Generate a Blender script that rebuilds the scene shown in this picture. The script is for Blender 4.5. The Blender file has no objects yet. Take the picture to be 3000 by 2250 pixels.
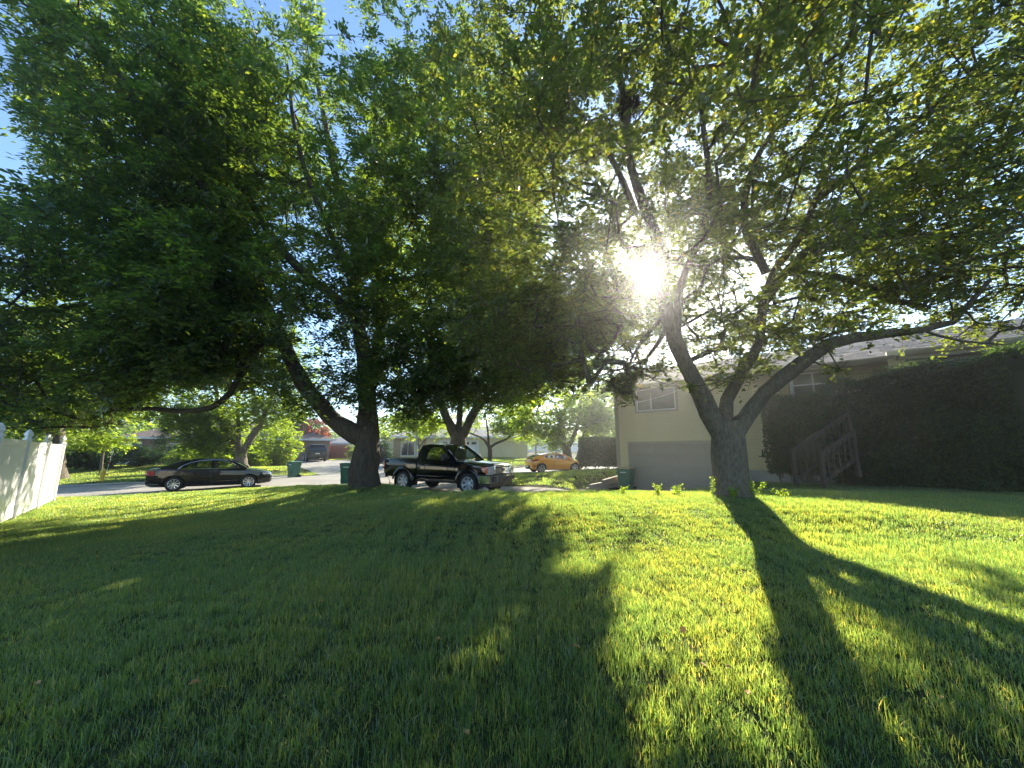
import bpy, bmesh, math, random
import numpy as np
from mathutils import Vector, Matrix, Euler

scene = bpy.context.scene
C = scene.collection
R = math.radians
PI = math.pi

# ------------------------------------------------------------------ camera, sky, sun, exposure
CZ = 1.4                     # lens height above the lawn
PITCH = R(9.7)
FPX = 1130.0                 # focal length in pixels of the 3000 px wide photograph
cam = bpy.data.cameras.new('camera')
cam.sensor_width = 36.0
cam.lens = FPX / 3000 * 36.0
cam.clip_start = 0.05
cam.clip_end = 3000
camo = bpy.data.objects.new('camera', cam)
camo.location = (0, 0, CZ)
camo.rotation_euler = (PI / 2 + PITCH, 0, 0)
C.objects.link(camo)
scene.camera = camo

SUN = np.array([0.3202, 0.8550, 0.4080]); SUN /= np.linalg.norm(SUN)
SUN_EL = math.asin(SUN[2]); SUN_AZ = math.atan2(SUN[0], SUN[1])
world = bpy.data.worlds.new('World'); scene.world = world; world.use_nodes = True
wn = world.node_tree.nodes; wl = world.node_tree.links
sky = wn.new('ShaderNodeTexSky'); sky.sky_type = 'NISHITA'
sky.sun_disc = True; sky.sun_size = R(2.4); sky.sun_intensity = 0.003   # the sun itself is in the picture; the lamp below gives its light
sky.sun_elevation = SUN_EL; sky.sun_rotation = SUN_AZ
sky.air_density = 1.0; sky.dust_density = 0.1; sky.ozone_density = 3.5
wn['Background'].inputs['Strength'].default_value = 0.10
wl.new(sky.outputs[0], wn['Background'].inputs['Color'])

sl = bpy.data.lights.new('sun', 'SUN'); sl.energy = 5.0; sl.angle = R(0.53); sl.color = (1.0, 0.90, 0.72)
so = bpy.data.objects.new('sun', sl); C.objects.link(so); so.location = (60, 160, 80)
so.rotation_euler = Vector(SUN).to_track_quat('Z', 'Y').to_euler()

scene.render.engine = 'CYCLES'
scene.view_settings.view_transform = 'Standard'
scene.view_settings.look = 'None'
scene.view_settings.exposure = 1.95
scene.view_settings.gamma = 1.0
scene.view_settings.use_curve_mapping = False
cy = scene.cycles
cy.max_bounces = 7; cy.diffuse_bounces = 4; cy.glossy_bounces = 3; cy.transmission_bounces = 5
cy.transparent_max_bounces = 12; cy.use_denoising = True; cy.sample_clamp_indirect = 6.0
cy.caustics_reflective = False; cy.caustics_refractive = False

# ------------------------------------------------------------------ pixel <-> place helpers
_c, _s = math.cos(PITCH), math.sin(PITCH)
def at(px, py, Y):
    """Point on the sight line through a photo pixel at Y metres in front of the camera."""
    x = (px - 1500) / FPX; u = -(py - 1125) / FPX
    d = np.array([x, _c - u * _s, _s + u * _c])
    return np.array([0, 0, CZ]) + d * (Y / d[1])
def proj(P):
    P = np.atleast_2d(np.asarray(P, float)) - [0, 0, CZ]
    yy = P[:, 1] * _c + P[:, 2] * _s; zz = -P[:, 1] * _s + P[:, 2] * _c
    ok = yy > 0.2; yy = np.where(ok, yy, 0.2)
    return 1500 + FPX * P[:, 0] / yy, 1125 - FPX * zz / yy, ok

def in_poly(x, y, poly):
    inside = np.zeros(x.shape, bool); n = len(poly)
    for i in range(n):
        x0, y0 = poly[i]; x1, y1 = poly[(i + 1) % n]
        c = (y0 > y) != (y1 > y)
        xi = x0 + (y - y0) * (x1 - x0) / ((y1 - y0) if y1 != y0 else 1e-9)
        inside ^= c & (x < xi)
    return inside
def poly_dist(x, y, poly):
    d = np.full(x.shape, 1e9); n = len(poly)
    for i in range(n):
        ax, ay = poly[i]; bx, by = poly[(i + 1) % n]
        vx, vy = bx - ax, by - ay
        t = np.clip(((x - ax) * vx + (y - ay) * vy) / (vx * vx + vy * vy + 1e-9), 0, 1)
        d = np.minimum(d, np.hypot(x - ax - t * vx, y - ay - t * vy))
    return d

# ------------------------------------------------------------------ materials
M = {}
def new_mat(name):
    m = bpy.data.materials.new(name); m.use_nodes = True
    nt = m.node_tree
    for n in list(nt.nodes): nt.nodes.remove(n)
    out = nt.nodes.new('ShaderNodeOutputMaterial')
    M[name] = m
    return m, nt, out
def ramp(nt, fac, stops):
    r = nt.nodes.new('ShaderNodeValToRGB')
    while len(r.color_ramp.elements) < len(stops): r.color_ramp.elements.new(0.5)
    for e, (p, c) in zip(r.color_ramp.elements, stops):
        e.position = p; e.color = (*c, 1)
    nt.links.new(fac, r.inputs[0]); return r.outputs[0]
def noise(nt, scale, detail=4, rough=0.55, coord='Object', dist=0.0, stretch=None):
    tc = nt.nodes.new('ShaderNodeTexCoord'); n = nt.nodes.new('ShaderNodeTexNoise')
    n.inputs['Scale'].default_value = scale; n.inputs['Detail'].default_value = detail
    n.inputs['Roughness'].default_value = rough; n.inputs['Distortion'].default_value = dist
    if stretch:
        mp = nt.nodes.new('ShaderNodeMapping'); mp.inputs['Scale'].default_value = stretch
        nt.links.new(tc.outputs[coord], mp.inputs[0]); nt.links.new(mp.outputs[0], n.inputs['Vector'])
    else:
        nt.links.new(tc.outputs[coord], n.inputs['Vector'])
    return n.outputs['Fac']
def mat(name, c1, c2=None, scale=8, rough=0.6, metal=0, bump=0.0, bscale=None, coat=0.0, spec=0.5, stretch=None, detail=4, dist=0.01):
    m, nt, out = new_mat(name)
    p = nt.nodes.new('ShaderNodeBsdfPrincipled'); nt.links.new(p.outputs[0], out.inputs[0])
    p.inputs['Roughness'].default_value = rough; p.inputs['Metallic'].default_value = metal
    p.inputs['Coat Weight'].default_value = coat; p.inputs['Coat Roughness'].default_value = 0.03
    p.inputs['Specular IOR Level'].default_value = spec
    if c2 is None: p.inputs['Base Color'].default_value = (*c1, 1)
    else:
        f = noise(nt, scale, detail, stretch=stretch)
        nt.links.new(ramp(nt, f, [(0.3, c1), (0.7, c2)]), p.inputs['Base Color'])
    if bump:
        f = noise(nt, bscale or scale * 3, 6, stretch=stretch)
        b = nt.nodes.new('ShaderNodeBump'); b.inputs['Strength'].default_value = bump; b.inputs['Distance'].default_value = dist
        nt.links.new(f, b.inputs['Height']); nt.links.new(b.outputs[0], p.inputs['Normal'])
    return m
def leaf_mat(name, stops, trans, tmix=0.5, gloss=0.05, grough=0.4, patch=0.0):
    """Leaf: diffuse front, translucent from behind, a little sheen; colour varies leaf by leaf."""
    m, nt, out = new_mat(name)
    g = nt.nodes.new('ShaderNodeNewGeometry')
    col = ramp(nt, g.outputs['Random Per Island'], stops)
    if patch:   # turf grows in lighter, yellower and darker patches
        tc = nt.nodes.new('ShaderNodeObjectInfo'); nz = nt.nodes.new('ShaderNodeTexNoise'); nz.inputs['Scale'].default_value = .9; nz.inputs['Detail'].default_value = 3
        ge = nt.nodes.new('ShaderNodeNewGeometry'); nt.links.new(ge.outputs['Position'], nz.inputs['Vector'])
        ad = nt.nodes.new('ShaderNodeMath'); ad.operation = 'MULTIPLY_ADD'; ad.inputs[1].default_value = .35; nt.links.new(tc.outputs['Random'], ad.inputs[0]); nt.links.new(nz.outputs['Fac'], ad.inputs[2])
        tint = ramp(nt, ad.outputs[0], [(.35, (.72, .82, .85)), (.65, (1, 1, 1)), (.95, (1.35, 1.12, .9))])
        mx = nt.nodes.new('ShaderNodeMix'); mx.data_type = 'RGBA'; mx.blend_type = 'MULTIPLY'; mx.inputs[0].default_value = patch; nt.links.new(col, mx.inputs[6]); nt.links.new(tint, mx.inputs[7]); col = mx.outputs[2]
    d = nt.nodes.new('ShaderNodeBsdfDiffuse'); nt.links.new(col, d.inputs['Color'])
    mul = nt.nodes.new('ShaderNodeMix'); mul.data_type = 'RGBA'; mul.blend_type = 'MULTIPLY'; mul.inputs[0].default_value = 1
    nt.links.new(col, mul.inputs[6]); mul.inputs[7].default_value = (*trans, 1); mul.clamp_result = False
    t = nt.nodes.new('ShaderNodeBsdfTranslucent'); nt.links.new(mul.outputs[2], t.inputs['Color'])
    a = nt.nodes.new('ShaderNodeMixShader'); a.inputs[0].default_value = tmix
    nt.links.new(d.outputs[0], a.inputs[1]); nt.links.new(t.outputs[0], a.inputs[2])
    gl = nt.nodes.new('ShaderNodeBsdfGlossy'); gl.inputs['Roughness'].default_value = grough
    b = nt.nodes.new('ShaderNodeMixShader'); b.inputs[0].default_value = gloss
    nt.links.new(a.outputs[0], b.inputs[1]); nt.links.new(gl.outputs[0], b.inputs[2])
    nt.links.new(b.outputs[0], out.inputs[0])
    return m
def glass_mat(name, tint=(0.5, 0.55, 0.55), base=0.06):
    m, nt, out = new_mat(name)
    t = nt.nodes.new('ShaderNodeBsdfTransparent'); t.inputs[0].default_value = (*tint, 1)
    g = nt.nodes.new('ShaderNodeBsdfGlossy'); g.inputs['Roughness'].default_value = 0.02
    fr = nt.nodes.new('ShaderNodeFresnel'); fr.inputs[0].default_value = 1.5
    a = nt.nodes.new('ShaderNodeMath'); a.operation = 'ADD'; a.inputs[1].default_value = base; a.use_clamp = True
    nt.links.new(fr.outputs[0], a.inputs[0])
    mx = nt.nodes.new('ShaderNodeMixShader'); nt.links.new(a.outputs[0], mx.inputs[0])
    nt.links.new(t.outputs[0], mx.inputs[1]); nt.links.new(g.outputs[0], mx.inputs[2]); nt.links.new(mx.outputs[0], out.inputs[0])
    return m

leaf_mat('leaf_ash', [(0, (0.024, 0.050, 0.030)), (0.5, (0.036, 0.068, 0.036)), (0.9, (0.056, 0.092, 0.038)), (1, (0.085, 0.118, 0.036))], (7.2, 6.0, 1.0), 0.5, 0.08, 0.45)
leaf_mat('leaf_pear', [(0, (0.032, 0.048, 0.032)), (0.55, (0.044, 0.064, 0.038)), (0.96, (0.066, 0.086, 0.036)), (1, (0.12, 0.10, 0.035))], (7.0, 6.2, 1.1), 0.5, 0.09, 0.4)
leaf_mat('leaf_street', [(0, (0.036, 0.072, 0.020)), (0.5, (0.056, 0.098, 0.024)), (1, (0.085, 0.130, 0.028))], (7.6, 6.2, 1.6), 0.52, 0.05)
leaf_mat('leaf_light', [(0, (0.06, 0.11, 0.018)), (0.5, (0.085, 0.14, 0.022)), (1, (0.12, 0.16, 0.028))], (6.6, 5.6, 1.4), 0.52, 0.05)
leaf_mat('leaf_red', [(0, (0.10, 0.028, 0.016)), (0.5, (0.16, 0.045, 0.022)), (1, (0.24, 0.085, 0.04))], (2.6, 2.0, 1.5), 0.5, 0.05)
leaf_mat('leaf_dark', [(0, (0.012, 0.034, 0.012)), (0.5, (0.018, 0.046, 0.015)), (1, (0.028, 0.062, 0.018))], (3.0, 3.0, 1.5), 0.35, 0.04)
leaf_mat('leaf_hedge', [(0, (0.018, 0.040, 0.018)), (0.5, (0.030, 0.058, 0.022)), (1, (0.048, 0.086, 0.026))], (4.6, 4.2, 1.5), 0.4, 0.03)
leaf_mat('grass_blade', [(0, (0.022, 0.044, 0.030)), (0.45, (0.034, 0.062, 0.038)), (0.92, (0.058, 0.086, 0.042)), (1, (0.14, 0.13, 0.08))], (11.5, 9.6, 2.4), 0.56, 0.07, 0.38, 1.0)
leaf_mat('leaf_fallen', [(0, (0.50, 0.40, 0.14)), (0.5, (0.42, 0.20, 0.06)), (1, (0.52, 0.50, 0.28))], (1.3, 1.1, 0.7), 0.3, 0.03)
def bark_mat(name, c1, c2, st):
    m, nt, out = new_mat(name)
    p = nt.nodes.new('ShaderNodeBsdfPrincipled'); nt.links.new(p.outputs[0], out.inputs[0]); p.inputs['Roughness'].default_value = 0.95
    p.inputs['Specular IOR Level'].default_value = 0.2
    f = noise(nt, 5, 6, 0.65, stretch=st, dist=0.6)
    nt.links.new(ramp(nt, f, [(0.32, c1), (0.62, c2)]), p.inputs['Base Color'])
    f2 = noise(nt, 9, 8, 0.7, stretch=st, dist=0.8)
    b = nt.nodes.new('ShaderNodeBump'); b.inputs['Strength'].default_value = 0.9; b.inputs['Distance'].default_value = 0.05
    nt.links.new(f2, b.inputs['Height']); nt.links.new(b.outputs[0], p.inputs['Normal'])
bark_mat('bark_ash', (0.040, 0.031, 0.021), (0.12, 0.095, 0.068), (4.2, 4.2, 0.7))
bark_mat('bark_pear', (0.095, 0.075, 0.052), (0.20, 0.165, 0.12), (5.0, 5.0, 1.8))
bark_mat('bark_far', (0.07, 0.058, 0.045), (0.19, 0.165, 0.13), (2.5, 2.5, 0.8))
mat('lawn', (0.018, 0.030, 0.010), (0.050, 0.062, 0.022), 7, 0.95, bump=0.8, bscale=30, spec=0.1, dist=0.03)
mat('street', (0.23, 0.22, 0.20), (0.33, 0.315, 0.285), 0.6, 0.9, bump=0.25, bscale=60, spec=0.25)
mat('driveway', (0.22, 0.20, 0.17), (0.32, 0.29, 0.245), 0.9, 0.9, bump=0.3, bscale=50, spec=0.25)
mat('kerb', (0.30, 0.28, 0.25), (0.42, 0.40, 0.36), 2.0, 0.9, bump=0.3, bscale=40)
mat('siding', (0.62, 0.53, 0.30), (0.68, 0.585, 0.35), 0.8, 0.65, bump=0.1, bscale=40)
mat('trim_tan', (0.34, 0.29, 0.22), (0.38, 0.33, 0.25), 1.5, 0.6)
mat('door_tan', (0.30, 0.26, 0.20), (0.33, 0.285, 0.22), 1.0, 0.6)
mat('foundation', (0.30, 0.285, 0.25), (0.40, 0.38, 0.33), 1.4, 0.9, bump=0.4, bscale=25)
mat('shingle', (0.26, 0.215, 0.185), (0.40, 0.345, 0.30), 9, 0.95, bump=0.6, bscale=60, stretch=(1, 1, 1))
mat('shingle_grey', (0.20, 0.19, 0.185), (0.31, 0.30, 0.29), 6, 0.95, bump=0.5, bscale=40)
mat('shingle_brown', (0.13, 0.095, 0.075), (0.22, 0.165, 0.13), 6, 0.95, bump=0.5, bscale=40)
mat('vinyl', (0.70, 0.70, 0.67), (0.80, 0.79, 0.76), 1.2, 0.35)
mat('white_paint', (0.72, 0.72, 0.70), (0.80, 0.80, 0.78), 2, 0.5)
mat('cream', (0.68, 0.60, 0.37), (0.74, 0.66, 0.42), 0.7, 0.7)
mat('grey_siding', (0.36, 0.36, 0.36), (0.42, 0.42, 0.42), 1, 0.7)
mat('tan_panel', (0.36, 0.25, 0.13), (0.42, 0.30, 0.16), 2, 0.7)
mat('old_wood', (0.030, 0.025, 0.018), (0.062, 0.052, 0.038), 6, 0.9, bump=0.5, stretch=(1, 1, 8))
mat('timber', (0.22, 0.19, 0.15), (0.33, 0.29, 0.23), 5, 0.9, bump=0.5, stretch=(8, 1, 1))
mat('cedar', (0.17, 0.062, 0.032), (0.25, 0.10, 0.05), 4, 0.85, bump=0.3, stretch=(6, 6, 0.6))
mat('glass_dark', (0.02, 0.025, 0.03), None, rough=0.06, spec=0.8)
mat('curtain', (0.32, 0.34, 0.33), (0.46, 0.47, 0.46), 3, 0.8, stretch=(14, 1, 0.5))
mat('bin_green', (0.010, 0.095, 0.062), (0.014, 0.115, 0.076), 2, 0.45)
mat('bin_tan', (0.42, 0.29, 0.13), (0.48, 0.33, 0.16), 3, 0.5)
mat('hydrant_yellow', (0.62, 0.42, 0.03), (0.72, 0.50, 0.05), 5, 0.55)
mat('metal_grey', (0.30, 0.31, 0.32), (0.38, 0.39, 0.40), 4, 0.5, metal=0.4)
mat('red_paint', (0.5, 0.03, 0.02), None, rough=0.5)
mat('rubber', (0.012, 0.012, 0.012), (0.02, 0.02, 0.02), 10, 0.85)
mat('black_plastic', (0.012, 0.012, 0.013), None, rough=0.55)
mat('paint_black', (0.004, 0.004, 0.006), None, rough=0.15, coat=1.0, spec=0.05)
mat('paint_navy', (0.004, 0.005, 0.010), None, rough=0.15, coat=0.9, spec=0.05)
mat('paint_charcoal', (0.012, 0.012, 0.014), None, rough=0.25, coat=1.0)
mat('paint_orange', (0.86, 0.34, 0.025), None, rough=0.28, coat=1.0)
mat('chrome', (0.78, 0.78, 0.80), None, rough=0.10, metal=1.0)
mat('alloy', (0.62, 0.62, 0.63), None, rough=0.3, metal=0.75)
mat('steel_silver', (0.50, 0.51, 0.52), None, rough=0.4, metal=0.4)
mat('lamp_clear', (0.70, 0.70, 0.72), None, rough=0.12, metal=0.5)
mat('lamp_red', (0.38, 0.012, 0.012), None, rough=0.15, coat=1.0)
mat('lamp_amber', (0.55, 0.10, 0.02), None, rough=0.2, coat=1.0)
mat('emblem_blue', (0.02, 0.04, 0.16), None, rough=0.2, coat=1.0)
mat('plate', (0.72, 0.73, 0.74), None, rough=0.4)
mat('seat', (0.05, 0.05, 0.052), (0.07, 0.07, 0.07), 8, 0.8)
mat('nest', (0.05, 0.038, 0.024), (0.11, 0.085, 0.055), 20, 0.95, bump=0.8)
glass_mat('car_glass', (0.72, 0.78, 0.76), 0.04)
glass_mat('screen_glass', (0.6, 0.66, 0.64), 0.20)
def brick_mat():
    m, nt, out = new_mat('brick')
    p = nt.nodes.new('ShaderNodeBsdfPrincipled'); nt.links.new(p.outputs[0], out.inputs[0]); p.inputs['Roughness'].default_value = 0.9
    tc = nt.nodes.new('ShaderNodeTexCoord'); mp = nt.nodes.new('ShaderNodeMapping')
    mp.inputs['Rotation'].default_value = (R(90), 0, 0)
    nt.links.new(tc.outputs['Object'], mp.inputs[0])
    b = nt.nodes.new('ShaderNodeTexBrick'); nt.links.new(mp.outputs[0], b.inputs['Vector'])
    b.inputs['Color1'].default_value = (0.20, 0.105, 0.07, 1); b.inputs['Color2'].default_value = (0.30, 0.18, 0.12, 1)
    b.inputs['Mortar'].default_value = (0.36, 0.32, 0.27, 1); b.inputs['Scale'].default_value = 1.0
    b.inputs['Brick Width'].default_value = 0.4; b.inputs['Row Height'].default_value = 0.15; b.inputs['Mortar Size'].default_value = 0.02
    nt.links.new(b.outputs['Color'], p.inputs['Base Color'])
brick_mat()

# ------------------------------------------------------------------ mesh helpers
def mesh_from(name, V, F):
    me = bpy.data.meshes.new(name)
    me.from_pydata([tuple(v) for v in V], [], [tuple(f) for f in F]); me.update()
    return me
def mesh_quads(name, V, Q):
    """Big meshes: V (n,3) float array, Q (m,k) int array."""
    me = bpy.data.meshes.new(name); V = np.ascontiguousarray(V, np.float32); Q = np.ascontiguousarray(Q, np.int32)
    me.vertices.add(len(V)); me.vertices.foreach_set('co', V.ravel())
    me.loops.add(Q.size); me.loops.foreach_set('vertex_index', Q.ravel())
    me.polygons.add(len(Q)); me.polygons.foreach_set('loop_start', np.arange(0, Q.size, Q.shape[1], dtype=np.int32))
    me.update(calc_edges=True); me.validate()
    return me
def smooth(me, angle=None):
    me.polygons.foreach_set('use_smooth', np.ones(len(me.polygons), bool))
    if angle: me.set_sharp_from_angle(angle=R(angle))
    return me
def obj(name, me, material=None, parent=None, loc=None, rot=None):
    if material:
        if not me.materials: me.materials.append(M[material])
    o = bpy.data.objects.new(name, me); C.objects.link(o)
    if parent: o.parent = parent
    if loc is not None: o.location = loc
    if rot is not None: o.rotation_euler = rot
    return o
def thing(name, label, cat, loc=(0, 0, 0), rotz=0, group=None):
    o = bpy.data.objects.new(name, None); C.objects.link(o); o.empty_display_size = 0.2
    o.location = loc; o.rotation_euler = (0, 0, rotz); o['label'] = label; o['category'] = cat
    if group: o['group'] = group
    return o
def tag(o, label=None, cat=None, group=None, kind=None):
    if label: o['label'] = label
    if cat: o['category'] = cat
    if group: o['group'] = group
    if kind: o['kind'] = kind
    return o
def copy_tree(o, parent=None):
    c = o.copy(); C.objects.link(c)
    if parent: c.parent = parent
    for ch in list(o.children): copy_tree(ch, c)
    return c

class MB:
    """Collects shapes; build() links them as one mesh object."""
    def __init__(s): s.V = []; s.F = []
    def add(s, V, F):
        b = len(s.V); s.V += [tuple(map(float, v)) for v in V]; s.F += [tuple(i + b for i in f) for f in F]; return s
    def box(s, x0, x1, y0, y1, z0, z1):
        V = [(x, y, z) for z in (z0, z1) for y in (y0, y1) for x in (x0, x1)]
        return s.add(V, [(0, 2, 3, 1), (4, 5, 7, 6), (0, 1, 5, 4), (2, 6, 7, 3), (0, 4, 6, 2), (1, 3, 7, 5)])
    def bbox(s, x0, x1, y0, y1, z0, z1, b=0.01):
        """Box with chamfered long edges all round."""
        bm = bmesh.new(); bmesh.ops.create_cube(bm, size=1)
        for v in bm.verts:
            v.co = ((x0 + x1) / 2 + v.co.x * (x1 - x0), (y0 + y1) / 2 + v.co.y * (y1 - y0), (z0 + z1) / 2 + v.co.z * (z1 - z0))
        bmesh.ops.bevel(bm, geom=bm.edges[:], offset=b, segments=2, affect='EDGES', profile=0.5)
        bm.verts.index_update(); s.add([v.co for v in bm.verts], [[v.index for v in f.verts] for f in bm.faces]); bm.free(); return s
    def beam(s, p0, p1, w, h, up=(0, 0, 1)):
        p0 = np.array(p0, float); p1 = np.array(p1, float); d = p1 - p0; d /= np.linalg.norm(d)
        a = np.cross(d, up)
        if np.linalg.norm(a) < 1e-4: a = np.cross(d, (0, 1, 0))
        a /= np.linalg.norm(a); b = np.cross(a, d)
        V = [p + a * (sx * w / 2) + b * (sz * h / 2) for p in (p0, p1) for sx, sz in ((-1, -1), (1, -1), (1, 1), (-1, 1))]
        return s.add(V, [(3, 2, 1, 0), (4, 5, 6, 7), (0, 1, 5, 4), (1, 2, 6, 5), (2, 3, 7, 6), (3, 0, 4, 7)])
    def tube(s, pts, rad, n=8, cap=True):
        pts = np.array(pts, float); k = len(pts); rad = np.broadcast_to(np.array(rad, float), (k,))
        V = []; F = []; ref = None
        for i in range(k):
            d = pts[min(i + 1, k - 1)] - pts[max(i - 1, 0)]; d = d / (np.linalg.norm(d) + 1e-9)
            if ref is None: ref = np.array([1.0, 0, 0]) if abs(d[0]) < 0.8 else np.array([0, 1.0, 0])
            a = ref - d * np.dot(ref, d); a /= np.linalg.norm(a); b = np.cross(d, a); ref = a
            for j in range(n):
                t = 2 * PI * j / n; V.append(pts[i] + (a * math.cos(t) + b * math.sin(t)) * rad[i])
        for i in range(k - 1):
            for j in range(n):
                F.append((i * n + j, i * n + (j + 1) % n, (i + 1) * n + (j + 1) % n, (i + 1) * n + j))
        if cap: F.append(tuple(range(n - 1, -1, -1))); F.append(tuple(range((k - 1) * n, k * n)))
        return s.add(V, F)
    def lathe(s, prof, n=20, axis='z', org=(0, 0, 0)):
        """prof: (radius, height) pairs; closed at the axis where radius is 0."""
        V = []; F = []; k = len(prof)
        for r, h in prof:
            for j in range(n):
                t = 2 * PI * j / n; a, b = r * math.cos(t), r * math.sin(t)
                p = (a, b, h) if axis == 'z' else ((a, h, b) if axis == 'y' else (h, a, b))
                V.append((p[0] + org[0], p[1] + org[1], p[2] + org[2]))
        for i in range(k - 1):
            for j in range(n):
                F.append((i * n + j, i * n + (j + 1) % n, (i + 1) * n + (j + 1) % n, (i + 1) * n + j))
        return s.add(V, F)
    def prism(s, poly, d0, d1, axis='y'):
        """Extrude a 2-D polygon: axis y -> poly is (x,z); axis z -> (x,y); axis x -> (y,z)."""
        n = len(poly); f = {'y': lambda p, d: (p[0], d, p[1]), 'z': lambda p, d: (p[0], p[1], d), 'x': lambda p, d: (d, p[0], p[1])}[axis]
        V = [f(p, d0) for p in poly] + [f(p, d1) for p in poly]
        F = [tuple(range(n)), tuple(range(2 * n - 1, n - 1, -1))] + [(i, i + n, (i + 1) % n + n, (i + 1) % n) for i in range(n)]
        return s.add(V, F)
    def mesh(s, name='m', ang=None):
        me = mesh_from(name, s.V, s.F)
        bm = bmesh.new(); bm.from_mesh(me); bmesh.ops.remove_doubles(bm, verts=bm.verts, dist=1e-5)
        bmesh.ops.recalc_face_normals(bm, faces=bm.faces); bm.to_mesh(me); bm.free()
        if ang: smooth(me, ang)
        return me
    def build(s, name, material, parent=None, ang=None, loc=None, rot=None):
        return obj(name, s.mesh(name, ang), material, parent, loc, rot)

# ------------------------------------------------------------------ terrain
CTRL = np.array([
 (0,0,0),(0,-8,0),(-6,0,-.02),(6,0,.10),(12,0,.18),(-12,2,-.16),(0,4,.12),(4,4,.24),(-4,5,.02),(-8,7,-.1),
 (4.13,7.5,.50),(2.5,8,.48),(1.2,8.2,.45),(-.5,9,.36),(6,7.6,.50),(8.5,7.5,.42),(1.5,10.8,.05),(-.5,12,-.08),(3.5,10.8,.05),(6.2,11,.22),(8.5,12,.31),(11.5,9,.36),(8,13.6,.28),(14,7,.36),
 (-4.85,13,.19),(-3.2,12.4,.08),(-2,13.4,-.14),(-1.8,15.3,-.25),(-4.5,17,-.25),(1,14,-.30),(4,14.5,-.42),(6,16,-.45),(4,17.4,-.45),(-7.5,19,-.30),(7.6,14.6,-.2),
 (1.5,19,-.08),(3,21,.12),(5,22,.22),(-1,20.5,-.08),(-3,22,-.15),(0,24,-.08),(6,25,.1),
 (-15,16.2,-.5),(-19.4,23.5,-.5),(-24,20.7,-.5),(-10,19.5,-.38),(-14.7,26.3,-.33),(-4,23.5,-.28),(4,28,-.25),(0,32,-.25),(10,34,-.2),(-30,12,-.6),(-35,17,-.6),
 (-14.5,12.6,-.24),(-10.8,8.5,-.2),(-10,14,-.18),(-13,14.3,-.27),(-8,15.5,-.12),
 (-23.5,25,-.35),(-18.6,28,.1),(-30,35,.1),(-20,40,.28),(-14,33,0),(-5,45,.5),(5,40,.3),(15,45,.3),(-40,35,0),(0,70,1.0),(40,60,.5),(-60,60,.5),(25,25,0),(20,10,.4),(30,0,.2),(-30,0,-.4),(0,-40,0),(80,20,.2),(-80,20,-.5),(0,140,1.5)], float)
def base_h(x, y):
    x = np.asarray(x, float); y = np.asarray(y, float); sh = x.shape; x = x.ravel(); y = y.ravel()
    out = np.empty(x.size)
    for i in range(0, x.size, 20000):
        d2 = (x[i:i+20000, None] - CTRL[None, :, 0])**2 + (y[i:i+20000, None] - CTRL[None, :, 1])**2
        w = 1 / (d2 + 0.6)**2
        out[i:i+20000] = (w * CTRL[None, :, 2]).sum(1) / w.sum(1)
    return out.reshape(sh)
SU = np.array([.857, .515]); SU /= np.linalg.norm(SU); SN = np.array([-SU[1], SU[0]])
S0 = np.array([-15.0, 16.3]); SW = 8.5
STREET = [tuple(S0 + SU * -70), tuple(S0 + SU * 90), tuple(S0 + SU * 90 + SN * SW), tuple(S0 + SU * -70 + SN * SW)]
DRIVE = [(-8.6, 20.1), (-8.0, 18.2), (-4.9, 16.35), (-1.9, 14.65), (.6, 13.1), (3, 12.6), (5.6, 13.4), (8.3, 15.35), (5.25, 18.3), (3.4, 17.3), (1.2, 16.9), (-.6, 17.3), (-3.0, 18.9), (-4.6, 20.6), (-4.2, 22.75)]
DRIVE2 = [(-13.2, 27.4), (-6.2, 31.5), (-11, 36), (-16.8, 43.5), (-25.2, 43.5), (-18.5, 33)]
def paved(x, y):
    """Signed distance to the paved ground: negative inside."""
    best = np.full(x.shape, 1e9)
    for p in (STREET, DRIVE, DRIVE2):
        d = poly_dist(x, y, p); d = np.where(in_poly(x, y, p), -d, d); best = np.minimum(best, d)
    return best
def gz(x, y):
    x = np.atleast_1d(np.asarray(x, float)); y = np.atleast_1d(np.asarray(y, float))
    h = base_h(x, y); d = paved(x, y)
    return h + np.clip(d / 0.35, -1, 1) * 0.045
def gz1(x, y): return float(gz([x], [y])[0])
def road_z(x, y): return float(base_h(np.array([x]), np.array([y]))[0])

gx = np.concatenate([-np.geomspace(400, 34, 26), np.arange(-33, 20, .3), np.geomspace(20.4, 400, 26)])
gy = np.concatenate([-np.geomspace(120, 6, 12), np.arange(-5.5, 40, .3), np.geomspace(41, 900, 34)])
GX, GY = np.meshgrid(gx, gy)
GZ = gz(GX.ravel(), GY.ravel())
nX, nY = len(gx), len(gy)
idx = np.arange(nX * nY).reshape(nY, nX)
Q = np.stack([idx[:-1, :-1], idx[:-1, 1:], idx[1:, 1:], idx[1:, :-1]], -1).reshape(-1, 4)
ground = obj('ground', smooth(mesh_quads('ground', np.stack([GX.ravel(), GY.ravel(), GZ], -1), Q)), 'lawn'); ground['kind'] = 'structure'

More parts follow.
